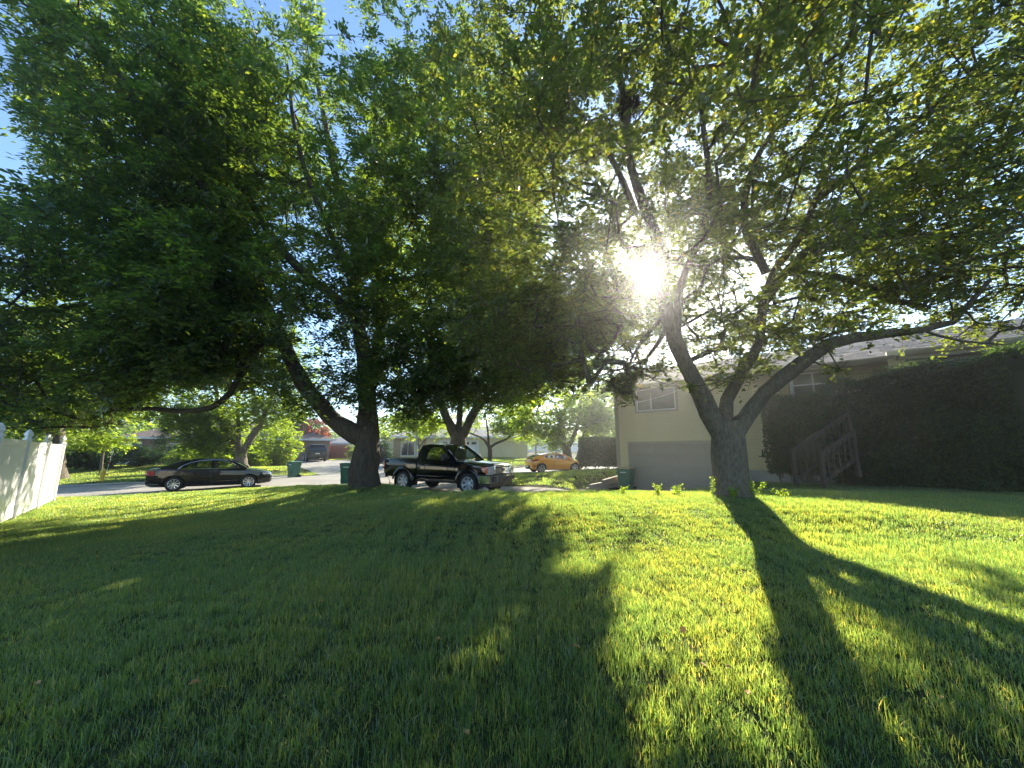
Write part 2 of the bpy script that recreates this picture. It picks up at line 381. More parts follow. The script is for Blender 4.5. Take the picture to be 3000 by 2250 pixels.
def draped(name, poly, material, dz, step=0.6, kind='structure'):
    bm = bmesh.new(); vs = [bm.verts.new((p[0], p[1], 0)) for p in poly]; bm.faces.new(vs)
    P = np.array(poly); lo = P.min(0); hi = P.max(0)
    st = max(step, max(hi - lo) / 90)
    for ax in (0, 1):
        for v in np.arange(lo[ax] + st, hi[ax], st):
            no = [0, 0, 0]; no[ax] = 1; co = [0, 0, 0]; co[ax] = v
            bmesh.ops.bisect_plane(bm, geom=bm.verts[:] + bm.edges[:] + bm.faces[:], plane_co=co, plane_no=no)
    X = np.array([v.co.x for v in bm.verts]); Y = np.array([v.co.y for v in bm.verts]); Z = base_h(X, Y) + dz
    for v, z in zip(bm.verts, Z): v.co.z = z
    bmesh.ops.recalc_face_normals(bm, faces=bm.faces)
    if sum(f.normal.z for f in bm.faces) < 0: bmesh.ops.reverse_faces(bm, faces=bm.faces[:])
    me = bpy.data.meshes.new(name); bm.to_mesh(me); bm.free(); smooth(me)
    o = obj(name, me, material); o['kind'] = kind; return o
draped('street', STREET, 'street', 0.0, 1.0)
draped('driveway', DRIVE, 'driveway', 0.006, 0.5)
draped('driveway', DRIVE2, 'street', 0.006, 1.0)
def kerb(name, t0, t1, side):
    """A rounded concrete kerb along one side of the street."""
    ts = np.arange(t0, t1 + .01, 1.2); V = []; F = []
    prof = [(0, -.1), (0, .045), (.03, .07), (.13, .075), (.15, .06), (.15, -.1)]
    for t in ts:
        for o, z in prof:
            p = S0 + SU * t + (SN * (-.0 - o) if side < 0 else SN * (SW + o)); V.append((p[0], p[1], road_z(*p) + z))
    n = len(prof)
    for i in range(len(ts) - 1):
        for j in range(n - 1): F.append((i * n + j, i * n + j + 1, (i + 1) * n + j + 1, (i + 1) * n + j))
    me = mesh_from(name, V, F); bm = bmesh.new(); bm.from_mesh(me); bmesh.ops.recalc_face_normals(bm, faces=bm.faces); bm.to_mesh(me); bm.free()
    o = obj(name, smooth(me, 40), 'kerb'); o['kind'] = 'structure'
kerb('kerb', -60, 7.4, -1); kerb('kerb', 13.6, 80, -1); kerb('kerb', -60, 6.4, 1); kerb('kerb', 15.2, 80, 1)

# ------------------------------------------------------------------ the beige house with the garage
HA = (4.975, 18.5, -0.45); HRZ = R(-41.14)
def house_pt(x, y, z):
    c, s = math.cos(HRZ), math.sin(HRZ); return (HA[0] + c * x - s * y, HA[1] + s * x + c * y, HA[2] + z)
house = thing('split_level_house', 'beige split-level house with lap siding and garage, behind the forked tree', 'house', HA, HRZ)
HL, HD, EV = 17.0, 8.6, 4.92       # length, depth, eave height
JOG = 9.6                          # where the front wall steps forward
wb = MB(); wb.box(0.02, HL, 0.12, HD, -0.3, EV - 0.02); wb.box(JOG, HL - .01, -0.58, 0.12, -0.3, EV - 0.03)
# gable triangles
sl_ = 0.34; RZ = EV + sl_ * (HD / 2)
wb.prism([(0.03, EV - .02), (HD, EV - .02), (HD / 2, RZ - .12)], 0.02, 0.1, 'x'); wb.prism([(0.03, EV - .02), (HD, EV - .02), (HD / 2, RZ - .12)], HL - .1, HL, 'x')
wb.build('wall', 'siding', house)
fo = MB(); fo.box(5.05, JOG, -0.03, 0.1, -0.4, 1.10); fo.build('foundation', 'foundation', house)
openings = [(0.55, 5.0, -1, 2.22), (1.0, 2.9, 3.52, 4.66), (6.9, 8.3, 3.5, 4.66)]
bz = 0.0; k = 0; BH = 0.118
board_cache = {}
def board(x0, x1, y, z):
    key = (round(x0, 3), round(x1, 3))
    if key not in board_cache:
        # a clapboard: thin at the top, its lower edge standing proud of the course below
        L = x1 - x0
        me = MB().add([(0, 0, BH - .002), (L, 0, BH - .002), (0, -.004, BH - .002), (L, -.004, BH - .002), (0, -.032, .016), (L, -.032, .016), (0, 0, .014), (L, 0, .014)],
                 [(0, 2, 3, 1), (2, 4, 5, 3), (4, 6, 7, 5), (0, 6, 4, 2), (1, 3, 5, 7)]).mesh('siding_board')
        me.materials.append(M['siding']); board_cache[key] = me
    obj('siding_board', board_cache[key], None, house, (x0, y, z))
while bz < EV - 0.1:
    spans = [(0.12, JOG)]
    for (a, b, z0, z1) in openings:
        if z0 < bz + BH * .6 and z1 > bz + BH * .4:
            ns = []
            for (s0, s1) in spans:
                if a > s0 and b < s1: ns += [(s0, a), (b, s1)]
                else: ns.append((s0, s1))
            spans = ns
    for (s0, s1) in spans:
        if bz < 1.08 and s0 > 4.9: continue
        board(s0, s1, 0.028, bz)
    if bz > 2.6: board(JOG + .02, HL, -0.582, bz)
    bz += BH
tr = MB(); tr.box(-.03, .12, -.035, .08, -.3, EV - .02); tr.build('corner_trim', 'trim_tan', house)
tr = MB(); tr.box(JOG - .07, JOG + .04, -.62, .02, 2.4, EV - .03); tr.build('corner_trim', 'siding', house)
# garage door with its sections and raised panels
gd = MB(); gd.box(.66, 4.9, .06, .10, 0, 2.13); gdo = gd.build('garage_door', 'door_tan', house)
panel = MB(); panel.bbox(0, .94, -.009, .004, 0, .40, .006)
pm = panel.mesh('panel'); pm.materials.append(M['door_tan'])
for r_ in range(4):
    sec = MB(); sec.box(.665, 4.895, .035, .062, .012 + r_ * .532, .522 + r_ * .532); s_ = sec.build('door_section', 'door_tan', gdo)
    for c_ in range(4): obj('panel', pm, None, gdo, (.78 + c_ * 1.04, .0345, .06 + r_ * .532))
for (a, b, z0, z1) in ((.55, .66, -.1, 2.22), (4.9, 5.01, -.1, 2.22), (.66, 4.9, 2.135, 2.22)):
    MB().box(a, b, -.03, .09, z0, z1).build('door_trim', 'trim_tan', house)
def house_window(x0, x1, z0, z1, y, mull=0.38, awn=False):
    w = MB()
    for (a, b, c, d) in ((x0, x1, z0 - .09, z0), (x0, x1, z1, z1 + .09), (x0 - .09, x0, z0 - .09, z1 + .09), (x1, x1 + .09, z0 - .09, z1 + .09)):
        w.box(a, b, y - .035, y + .05, c, d)
    wo = w.build('window', 'trim_tan', house)
    s = MB()
    xm = x0 + (x1 - x0) * mull
    for (a, b, c, d) in ((x0, x1, z0, z0 + .04), (x0, x1, z1 - .04, z1), (x0, x0 + .04, z0, z1), (x1 - .04, x1, z0, z1), (xm - .025, xm + .025, z0, z1)):
        s.box(a, b, y - .012, y + .03, c, d)
    s.build('sash', 'white_paint', wo)
    for (a, b) in ((x0 + .04, xm - .025), (xm + .025, x1 - .04)):
        MB().box(a, b, y + .008, y + .014, z0 + .04, z1 - .04).build('pane', 'car_glass', wo)
    MB().box(x0 + .02, x1 - .02, y + .03, y + .045, z0 + .02, z1 - .02).build('curtain', 'curtain', wo)
    return wo
house_window(1.08, 2.82, 3.6, 4.58, .0)
w2 = house_window(6.98, 8.22, 3.58, 4.58, .0, .5)
for sx in (6.98, 8.22):   # white casements standing open like little wings
    s = MB()
    for a, b, c, d in ((0, .03, 3.62, 4.52), (.38, .41, 3.72, 4.5), (0, .41, 3.62, 3.67), (0, .41, 4.46, 4.51)):
        s.box(sx - .02, sx + .02, -.05 - b, -.05 - a, c, d)
    s.build('casement', 'white_paint', w2)
    MB().box(sx - .005, sx + .005, -.42, -.07, 3.68, 4.46).build('casement_pane', 'car_glass', w2)
MB().box(6.98, 8.22, -.40, -.36, 4.08, 4.12).build('stay_bar', 'white_paint', w2)
# roof: shingle courses laid over a deck, fascia, soffit, gutter, downspout
def roof_pt(y): return EV + sl_ * y
rf = MB(); OV = .5
rf.prism([(-OV, roof_pt(-OV) - .05), (HD / 2, RZ - .05), (HD + OV, roof_pt(-OV) - .05), (HD + OV, roof_pt(-OV) + .02), (HD / 2, RZ + .02), (-OV, roof_pt(-OV) + .02)], -.45, HL + .4, 'x')
rfo = rf.build('roof', 'shingle', house)
rng = random.Random(4); CS = .145
ncourse = int((HD / 2 + OV) / CS)
for i in range(ncourse):
    y0 = -OV - .03 + i * CS; y1 = y0 + CS + .03
    V = []; F = []; x = -.47 + (i % 2) * .1; j = 0; zz = lambda y, u: roof_pt(y) + .022 + u
    while x < HL + .4:
        w = .22 + rng.random() * .16; x2 = min(x + w, HL + .42); d = rng.choice((0, 0, .012, .02)); t = .014 + rng.random() * .012
        b = len(V); ya = y0 - d
        V += [(x, ya, zz(ya, 0)), (x2 - .006, ya, zz(ya, 0)), (x2 - .006, ya, zz(ya, t)), (x, ya, zz(ya, t)), (x2 - .006, y1, zz(y1, .003)), (x, y1, zz(y1, .003))]
        F += [(b, b + 1, b + 2, b + 3), (b + 3, b + 2, b + 4, b + 5)]
        x = x2
    obj('shingle_course', mesh_from('shingle_course', V, F), 'shingle', rfo)
MB().box(-.45, JOG + .2, -OV - .03, -OV, roof_pt(-OV) - .17, roof_pt(-OV) + .0).build('fascia', 'trim_tan', house)
MB().box(-.4, JOG, -OV, .03, roof_pt(-OV) - .13, roof_pt(-OV) - .10).build('soffit', 'trim_tan', house)
gprof = [(0, 0), (-.02, -.11), (-.09, -.11), (-.13, -.04), (-.13, 0), (-.115, 0), (-.115, -.035), (-.085, -.095), (-.03, -.095), (-.015, 0)]
g = MB(); g.prism([(-OV - .032 + a, roof_pt(-OV) + .005 + b) for a, b in gprof], -.4, JOG + .1, 'x'); g.build('gutter', 'trim_tan', house)
# the part that steps forward: deeper eave, second gutter
OV2 = 1.12; z2 = roof_pt(-OV) - .02
r2 = MB(); r2.prism([(-OV2, z2 - .06), (-OV + .1, z2 + .10), (-OV + .1, z2 + .16), (-OV2, z2 + .01)], JOG + .3, HL + .4, 'x'); r2.build('porch_roof', 'shingle', house)
MB().box(JOG + .3, HL + .4, -OV2 - .03, -OV2, z2 - .24, z2 + .01).build('fascia', 'trim_tan', house)
MB().box(JOG + .3, HL + .4, -OV2, -.55, z2 - .22, z2 - .19).build('soffit', 'trim_tan', house)
g = MB(); g.prism([(-OV2 - .032 + a * 1.2, z2 + .02 + b * 1.3) for a, b in gprof], JOG + .26, HL + .4, 'x'); g.build('gutter', 'trim_tan', house)
MB().tube([(JOG + .18, -.62, 4.72), (JOG + .1, -.5, 4.5), (JOG - .12, -.1, 4.3), (JOG - .12, -.07, 3.2), (JOG - .12, -.07, .9)], .04, 8).build('downspout', 'trim_tan', house, 40)
for (a, b, z0, z1) in ((10.2, 12.4, 3.3, 4.4), (13.2, 14.6, 3.3, 4.4)):
    wo = MB().box(a - .07, b + .07, -.64, -.6, z0 - .07, z1 + .07).build('window', 'white_paint', house)
    MB().box(a, b, -.65, -.642, z0, z1).build('pane', 'glass_dark', wo)
# hose tap and its bracket on the siding
f = MB(); f.lathe([(.0, -.02), (.05, -.02), (.05, -.03), (.016, -.035), (.016, -.13), (0, -.13)], 10, 'y', (5.86, .0, 1.66)); f.tube([(5.86, -.1, 1.66), (5.86, -.13, 1.6), (5.86, -.13, 1.56)], .016, 8)
f.box(5.72, 6.0, -.1, -.06, 1.60, 1.63); f.box(5.84, 5.88, -.12, -.09, 1.66, 1.86); f.lathe([(0, 0), (.05, 0), (.05, .015), (0, .015)], 10, 'z', (5.86, -.1, 1.72)); f.build('hose_tap', 'black_plastic', house)
# cable drooping across the upper window
q0, q1 = np.array((.9, -.55, 3.92)), np.array((3.35, -.7, 4.35)); cb = MB()
cb.tube([q0 + (q1 - q0) * t + np.array((0, 0, -.08 * 4 * t * (1 - t))) for t in np.linspace(0, 1, 10)], .009, 6)
cb.build('cable', 'white_paint', house)
MB().tube([(3.3, -.68, 4.34), (3.3, 0, 4.5)], .02, 6).build('cable_bracket', 'trim_tan', house)
MB().tube([(.93, -.55, 3.92), (.93, 0, 4.1)], .02, 6).build('cable_bracket', 'trim_tan', house)

# stair railing of weathered wood, going up towards the house behind the hedge
rail = thing('stair_railing', 'weathered grey wooden stair railing with slanting handrails, half swallowed by the dark hedge', 'railing', (8.3, 11.6, gz1(8.3, 11.6)))
def rail_run(p0, p1, h, n, sub):
    p0 = np.array(p0, float); p1 = np.array(p1, float)
    MB().beam(p0 + (0, 0, h), p1 + (0, 0, h), .10, .045).build('handrail', 'old_wood', rail)
    MB().beam(p0 + (0, 0, h - .09), p1 + (0, 0, h - .09), .045, .09).build('upper_rail', 'old_wood', rail)
    MB().beam(p0 + (0, 0, .16), p1 + (0, 0, .16), .045, .09).build('lower_rail', 'old_wood', rail)
    for q in (p0, p1): MB().bbox(q[0] - .045, q[0] + .045, q[1] - .045, q[1] + .045, q[2] - .35, q[2] + h + .02, .006).build('post', 'old_wood', rail)
    for i in range(n):
        q = p0 + (p1 - p0) * ((i + 1) / (n + 1)); MB().box(q[0] - .02, q[0] + .02, q[1] - .045, q[1] - .005, q[2] + .1, q[2] + h - .06).build('baluster', 'old_wood', rail)
rail_run((0, 0, .05), (1.72, -.1, 1.18), 1.0, 9, 0)
rail_run((.36, -.6, .05), (1.3, -.65, .66), .92, 5, 0)
for i in range(5):
    MB().box(.15 + i * .30, .47 + i * .30, -.58, -.03, .14 + i * .19, .18 + i * .19).build('tread', 'old_wood', rail)

# timber edging beside the drive
for i, (x0, y0, x1, y1, h) in enumerate(((3.3, 17.55, 5.1, 18.75, .10), (3.5, 17.75, 5.2, 18.95, .24), (4.2, 18.3, 5.3, 19.1, .38))):
    z = road_z(x0, y0)
    o = MB().beam((x0, y0, z + h), (x1, y1, road_z(x1, y1) + h), .15, .14).build('landscape_timber', 'timber')
    tag(o, ['long grey landscape timber lying lowest beside the drive, left of the garage', 'middle grey landscape timber of the small stack by the drive', 'short topmost landscape timber of the stack left of the garage'][i], 'timber', 'timbers edging the drive')

# ------------------------------------------------------------------ white vinyl fence on the left
FP = np.array([-14.5, 12.6]); FD = np.array([-10.77, 8.5]) - FP; FD = FD / np.linalg.norm(FD)
fence = thing('vinyl_fence', 'white vinyl privacy fence with pointed post caps at the left edge of the lawn', 'fence', (FP[0], FP[1], gz1(*FP)))
def fl(t, z): return (FD[0] * t, FD[1] * t, z)
bm_cap = MB().lathe([(.085, 0), (.085, .02), (.055, .03), (.05, .06), (.07, .085), (.075, .10), (.066, .16), (.035, .215), (0, .245)], 4).mesh('post_cap')
bm_cap.transform(Matrix.Rotation(PI / 4 + math.atan2(FD[1], FD[0]), 4, 'Z')); bm_cap.materials.append(M['vinyl'])
ang = math.atan2(FD[1], FD[0]); PANEL = 2.35; nb = 15
def fz(t): return gz1(FP[0] + FD[0] * t, FP[1] + FD[1] * t) - fence.location.z
bw = (PANEL - .13) / nb
bme = MB().bbox(-bw / 2 + .002, bw / 2 - .002, -.016, .016, 0, 1.6, .004).mesh('fence_board'); bme.materials.append(M['vinyl'])
for i in range(6):
    t = i * PANEL; z = fz(t)
    po = MB().bbox(-.063, .063, -.063, .063, z - .3, z + 1.79, .008).build('post', 'vinyl', fence, None, fl(t, 0), (0, 0, ang)); obj('post_cap', bm_cap, None, po, (0, 0, z + 1.79))
    if i == 5: break
    z1 = (fz(t) + fz(t + PANEL)) / 2
    for h0, h1, nm in ((.04, .20, 'bottom_rail'), (1.62, 1.76, 'top_rail')):
        MB().bbox(.065, PANEL - .065, -.024, .024, z1 + h0, z1 + h1, .006).build(nm, 'vinyl', fence, None, fl(t, 0), (0, 0, ang))
    for j in range(nb):
        tt = t + .065 + bw * (j + .5); obj('board', bme, None, fence, fl(tt, z1 + .1), (0, 0, ang))

# ------------------------------------------------------------------ vehicles
def loft_body(st):
    """st rows: x, z bottom, z top, half width, half width of the top, z shoulder."""
    V = []; F = []
    for (x, zb, zt, w, wt, zs) in st:
        h = [(0, zb), (w * .78, zb), (w * .95, zb + .05), (w * .995, zb + (zs - zb) * .35), (w, zb + (zs - zb) * .72), (w * .985, zs), (wt, zt - .012), (wt * .55, zt + .012), (0, zt + .02)]
        ring = h + [(-y, z) for (y, z) in h[-2:0:-1]]
        V += [(x, y, z) for (y, z) in ring]
    n = 16
    for i in range(len(st) - 1):
        for j in range(n): F.append((i * n + j, i * n + (j + 1) % n, (i + 1) * n + (j + 1) % n, (i + 1) * n + j))
    F.append(tuple(range(n))); F.append(tuple(range((len(st) - 1) * n, len(st) * n)))
    return V, F
def boolean_cut(me, cutters):
    a = bpy.data.objects.new('tmp_a', me); C.objects.link(a); tmp = []
    for i, cm in enumerate(cutters):
        b = bpy.data.objects.new('tmp_b', cm); C.objects.link(b); tmp.append(b)
        md = a.modifiers.new('b%d' % i, 'BOOLEAN'); md.operation = 'DIFFERENCE'; md.object = b; md.solver = 'EXACT'
    bpy.context.view_layer.update()
    dg = bpy.context.evaluated_depsgraph_get()
    out = bpy.data.meshes.new_from_object(a.evaluated_get(dg))
    for o in tmp + [a]:
        m_ = o.data; bpy.data.objects.remove(o)
        if m_.users == 0: bpy.data.meshes.remove(m_)
    return out
def side_panels(outer, holes, yf, th=.03):
    """Both flanks of a cabin in side view (x,z) with real window openings."""
    bm = bmesh.new(); edges = []
    for loop in [outer] + holes:
        vs = [bm.verts.new((p[0], 0, p[1])) for p in loop]
        edges += [bm.edges.new((vs[i], vs[(i + 1) % len(vs)])) for i in range(len(vs))]
    bmesh.ops.triangle_fill(bm, edges=edges, use_beauty=True, normal=(0, 1, 0))
    bmesh.ops.recalc_face_normals(bm, faces=bm.faces)
    for v in bm.verts: v.co.y = yf(v.co.x, v.co.z)
    ret = bmesh.ops.extrude_face_region(bm, geom=bm.faces[:])
    for v in ret['geom']:
        if isinstance(v, bmesh.types.BMVert): v.co.y -= th
    bmesh.ops.recalc_face_normals(bm, faces=bm.faces); bm.verts.index_update()
    V = [tuple(v.co) for v in bm.verts]; F = [tuple(v.index for v in f.verts) for f in bm.faces]; bm.free()
    return V, F
def strip(pts, yf, inset=0.0, dz=0.0):
    """Sheet across the car following a (x,z) line, slightly crowned."""
    V = []; F = []; ys = (-1, -.92, -.6, 0, .6, .92, 1)
    for (x, z) in pts:
        y = yf(x, z) - inset
        for k in ys: V.append((x, y * k, z + dz + .03 * (1 - k * k)))
    n = len(ys)
    for i in range(len(pts) - 1):
        for j in range(n - 1): F.append((i * n + j, i * n + j + 1, (i + 1) * n + j + 1, (i + 1) * n + j))
    return V, F
def wheel(parent, x, y, R_, w, style, side):
    t = MB(); r = R_; h = w / 2
    t.lathe([(r * .66, -h * .8), (r * .70, -h), (r * .90, -h), (r * .985, -h * .75), (r, -h * .4), (r, h * .4), (r * .985, h * .75), (r * .90, h), (r * .70, h), (r * .66, h * .8), (r * .64, 0), (r * .66, -h * .8)], 32, 'y')
    o = t.build('wheel', 'rubber', parent, 50, (x, y, R_)); s = side; ri = r * .69
    MB().lathe([(0, s * h * .25), (ri * .97, s * h * .25), (ri * .97, -s * h * .8)], 28, 'y').build('brake_backing', 'black_plastic', o)
    m = MB()
    m.lathe([(ri * .97, s * h * .2), (ri, s * h * .95), (ri * .94, s * h * 1.02), (ri * .88, s * h * .9), (ri * .86, s * h * .3)], 32, 'y')
    if style == 'steel':
        m.lathe([(0, s * h * .92), (ri * .22, s * h * .92), (ri * .26, s * h * .8), (ri * .5, s * h * .62), (ri * .54, s * h * .55), (ri * .5, s * h * .4)], 24, 'y'); ns, ww, wo = 7, .26, .34
    elif style == 'multi':
        m.lathe([(0, s * h * .8), (ri * .2, s * h * .8), (ri * .26, s * h * .6), (ri * .26, s * h * .3)], 20, 'y'); ns, ww, wo = 9, .15, .15
    else:
        m.lathe([(0, s * h * .8), (ri * .2, s * h * .8), (ri * .26, s * h * .6), (ri * .26, s * h * .3)], 20, 'y'); ns, ww, wo = 5, .20, .34
    for k in range(ns):
        a = 2 * PI * k / ns + PI / 2; ca, sa = math.cos(a), math.sin(a); r0, r1 = ri * .2, ri * .92
        pts = [(r0, -ww / 2 * ri), (r0, ww / 2 * ri), (r1, wo / 2 * ri), (r1, -wo / 2 * ri)]
        V = [(p * ca - q * sa, s * h * (.62 if i in (0, 1) else .82), p * sa + q * ca) for i, (p, q) in enumerate(pts)] + [(p * ca - q * sa, s * h * .35, p * sa + q * ca) for (p, q) in pts]
        m.add(V, [(0, 1, 2, 3), (0, 4, 5, 1), (1, 5, 6, 2), (2, 6, 7, 3), (3, 7, 4, 0)])
    m.build('rim', 'steel_silver' if style == 'steel' else 'alloy', o, 35)
    return o
def arch_cutter(x, z, r, y0, y1):
    return MB().lathe([(0, y0), (r, y0), (r, y1), (0, y1)], 36, 'y', (x, 0, z)).mesh('cut')
def lining(parent, x, z, r, side, w):
    a = MB(); V = []; F = []; n = 20
    for i in range(n + 1):
        t = PI * (-.12 + 1.24 * i / n)
        for y in (w - .02, w - .40): V.append((x + r * math.cos(t), side * y, z + r * math.sin(t)))
    for i in range(n): F.append((2 * i, 2 * i + 1, 2 * i + 3, 2 * i + 2))
    a.add(V, F); a.build('wheel_arch_liner', 'black_plastic', parent, 60)
def seats(parent, xs, yoff, zs, hz):
    for x in xs:
        for y in (-yoff, yoff):
            s = MB(); s.bbox(x - .08, x + .06, y - .24, y + .24, zs, hz - .22, .04); s.bbox(x - .07, x + .03, y - .13, y + .13, hz - .18, hz, .035)
            s.tube([(x - .02, y - .05, hz - .24), (x - .02, y - .05, hz - .1)], .012, 6); s.build('seat', 'seat', parent, 50)

def build_car(name, label, loc, rz, sp):
    t = thing(name, label, sp['cat'], loc, rz); P = sp['paint']; yf = sp['yf']
    body = mesh_from('body', *loft_body(sp['st']))
    bm = bmesh.new(); bm.from_mesh(body); bmesh.ops.recalc_face_normals(bm, faces=bm.faces); bm.to_mesh(body); bm.free()
    cuts = []; ar = sp['R'] + sp.get('gap', .055)
    for x in sp['axles']:
        for sd in (1, -1): cuts.append(arch_cutter(x, sp['R'] + .01, ar, *((sp['w'] - .42, sp['w'] + .3) if sd > 0 else (-sp['w'] - .3, -sp['w'] + .42))))
    body = boolean_cut(body, cuts); body.materials.clear(); smooth(body, 38)
    bo = obj('body', body, P, t)
    for x in sp['axles']:
        for sd in (1, -1):
            wheel(t, x, sd * (sp['w'] - sp['tw'] / 2 - .015), sp['R'], sp['tw'], sp['rim'], sd); lining(t, x, sp['R'] + .01, ar - .004, sd, sp['w'])
    V, F = side_panels(sp['outer'], sp['holes'], yf); c = MB(); c.add(V, F); c.add([(x, -y, z) for x, y, z in V], [f[::-1] for f in F])
    a, b = sp['roof']; top = sp['top']; c.add(*strip(top[a:b + 1], yf)); c.build('cabin', P, t, 40)
    if a > 0:
        g = MB(); g.add(*strip(top[:a + 1], yf, .05, -.012)); g.build('rear_window', sp.get('rear_glass', 'car_glass'), t, 60)
        for sd in (1, -1): MB().tube([(x, sd * (yf(x, z) - .02), z) for x, z in top[:a + 1]], .035, 6).build('rear_pillar', P, t, 60)
    g = MB(); g.add(*strip(top[b:], yf, .05, -.012)); g.build('windshield', 'screen_glass', t, 60)
    for sd in (1, -1): MB().tube([(x, sd * (yf(x, z) - .02), z) for x, z in top[b:]], .033, 6).build('front_pillar', P, t, 60)
    for hole in sp['holes']:
        for sd in (1, -1):
            MB().add([(x, sd * (yf(x, z) - .012), z) for x, z in hole], [tuple(range(len(hole)))]).build('side_window', 'car_glass', t)
    x0 = min(p[0] for p in sp['outer']); x1 = max(p[0] for p in sp['outer'])
    fl_ = MB(); fl_.box(x0 + .3, x1 - .15, -sp['w'] + .12, sp['w'] - .12, sp['floor'] - .03, sp['floor']); fl_.build('dashboard_shelf', 'seat', t)
    seats(t, sp['seats'], sp['w'] * .42, .55, sp['hz'])
    st = MB(); st.tube([(sp['wheelx'] + .12 * math.cos(a_) * .3, sp['w'] * .42 + .17 * math.sin(a_), sp['floor'] + .08 + .17 * math.cos(a_)) for a_ in np.linspace(0, 2 * PI, 17)], .014, 6); st.build('steering_wheel', 'black_plastic', t)
    return t, bo
def mirrors(t, x, y, z, P, sx=1.0):
    for sd in (1, -1):
        m = MB(); m.bbox(x - .06 * sx, x + .07 * sx, min(sd * (y + .04), sd * (y + .04 + .2 * sx)), max(sd * (y + .04), sd * (y + .04 + .2 * sx)), z - .02, z + .13 * sx, .03)
        m.tube([(x, sd * (y - .06), z), (x, sd * (y + .08), z + .02)], .022, 6); m.build('wing_mirror', P, t, 45)
def line(t, pts, name, material='black_plastic', r=.006):
    return MB().tube(pts, r, 5).build(name, material, t, 60)

# --- black pickup on the drive
TP = np.array([(-4.56 - 1.5) / 2 + .45, (16.9 + 15.2) / 2 + .1]); THD = R(-29)
z_t = road_z(*TP) + .006
sp = dict(cat='pickup', paint='paint_black', w=1.0, R=.39, tw=.26, axles=(1.62, -1.58), rim='steel', gap=.085,
  st=[(-.86, .48, 1.24, .97, .92, 1.16), (-.5, .46, 1.24, .985, .93, 1.16), (.3, .46, 1.235, .99, .93, 1.15), (.95, .46, 1.225, .99, .93, 1.12), (1.1, .46, 1.21, .995, .90, 1.10), (1.62, .48, 1.185, 1.0, .88, 1.08), (2.1, .50, 1.15, 1.0, .87, 1.05), (2.36, .52, 1.115, .975, .83, 1.01), (2.47, .55, 1.07, .94, .79, .97), (2.50, .6, 1.02, .90, .75, .94)],
  yf=lambda x, z: .955 - max(0, z - 1.2) * .30,
  outer=[(-.88, 1.17), (1.12, 1.17), (1.02, 1.25), (.72, 1.50), (.40, 1.74), (.28, 1.80), (0, 1.845), (-.45, 1.85), (-.70, 1.80), (-.80, 1.62)],
  holes=[[(-.42, 1.27), (-.40, 1.45), (-.30, 1.68), (-.18, 1.735), (.16, 1.735), (.32, 1.66), (.72, 1.36), (.76, 1.25), (.35, 1.24)]],
  top=[(-.86, 1.24), (-.80, 1.62), (-.70, 1.80), (-.45, 1.85), (0, 1.845), (.28, 1.80), (.72, 1.50), (1.08, 1.22)], roof=(2, 5),
  floor=1.05, seats=(-.45,), hz=1.60, wheelx=.5)
truck, tb = build_car('pickup_truck', 'black regular-cab pickup with chrome front bumper on the drive beside the big trunk', (TP[0], TP[1], z_t), THD, sp)
bedV, bedF = loft_body([(-2.72, .55, 1.22, .93, .90, 1.14), (-2.66, .52, 1.27, .97, .94, 1.2), (-2.2, .5, 1.28, .99, .955, 1.21), (-1.58, .5, 1.28, .995, .96, 1.21), (-1.0, .5, 1.28, .99, .955, 1.21), (-.90, .5, 1.28, .985, .95, 1.21)])
bedm = mesh_from('bed', bedV, bedF); bm = bmesh.new(); bm.from_mesh(bedm); bmesh.ops.recalc_face_normals(bm, faces=bm.faces); bm.to_mesh(bedm); bm.free()
bedm = boolean_cut(bedm, [arch_cutter(-1.58, .40, .475, .5, 1.3), arch_cutter(-1.58, .40, .475, -1.3, -.5), MB().box(-2.6, -.97, -.84, .84, .85, 1.5).mesh('cut')])
bedm.materials.clear(); smooth(bedm, 38); obj('bed', bedm, 'paint_black', truck)
MB().box(-.885, -.865, -.93, .93, .5, 1.22).build('bed_gap', 'black_plastic', truck)
for x, r in ((1.62, .485), (-1.58, .485)):     # flared arches
    for sd in (1, -1):
        a = MB(); n = 18; V = []; F = []
        for i in range(n + 1):
            tt = PI * (.02 + .96 * i / n)
            for (dr, dy) in ((0, .985), (.012, 1.022), (.06, 1.018), (.105, .985)): V.append((x + (r + dr) * math.cos(tt), sd * dy, .41 + (r + dr) * math.sin(tt) * .98))
        for i in range(n):
            for j in range(3): F.append((4 * i + j, 4 * i + j + 1, 4 * i + j + 5, 4 * i + j + 4))
        a.add(V, F); a.build('wheel_arch_flare', 'paint_black', truck, 50)
cb = MB()   # chrome front bumper, wrapping round the corners
prof = [(2.56, -.90), (2.60, -.70), (2.64, -.45), (2.655, 0), (2.64, .45), (2.60, .70), (2.56, .90), (2.40, 1.0), (2.12, 1.01), (2.12, .98), (2.38, .95), (2.5, .84), (2.55, 0), (2.5, -.84), (2.38, -.95), (2.12, -.98), (2.12, -1.01), (2.40, -1.0)]
cb.prism(prof, .44, .70, 'z'); cbo = cb.build('front_bumper', 'chrome', truck, 30)
MB().prism([(p[0] + .004 if p[0] > 2.2 else p[0], p[1] * 1.002) for p in prof], .705, .745, 'z').build('bumper_top', 'black_plastic', truck, 30)
for y in (.68, -.68):
    f = MB(); f.lathe([(.0, .0), (.075, .0), (.095, .012), (.10, .0), (.10, -.03)], 20, 'x', (2.622, y, .575)); f.build('fog_lamp', 'black_plastic', cbo, 40)
MB().box(2.645, 2.665, -.42, .42, .455, .66).build('bumper_insert', 'black_plastic', cbo)
MB().box(2.66, 2.672, -.17, .17, .50, .61).build('plate_holder', 'rubber', cbo)
MB().prism([(2.1, -.9), (2.5, -.82), (2.56, 0), (2.5, .82), (2.1, .9)], .30, .435, 'z').build('air_dam', 'black_plastic', truck)
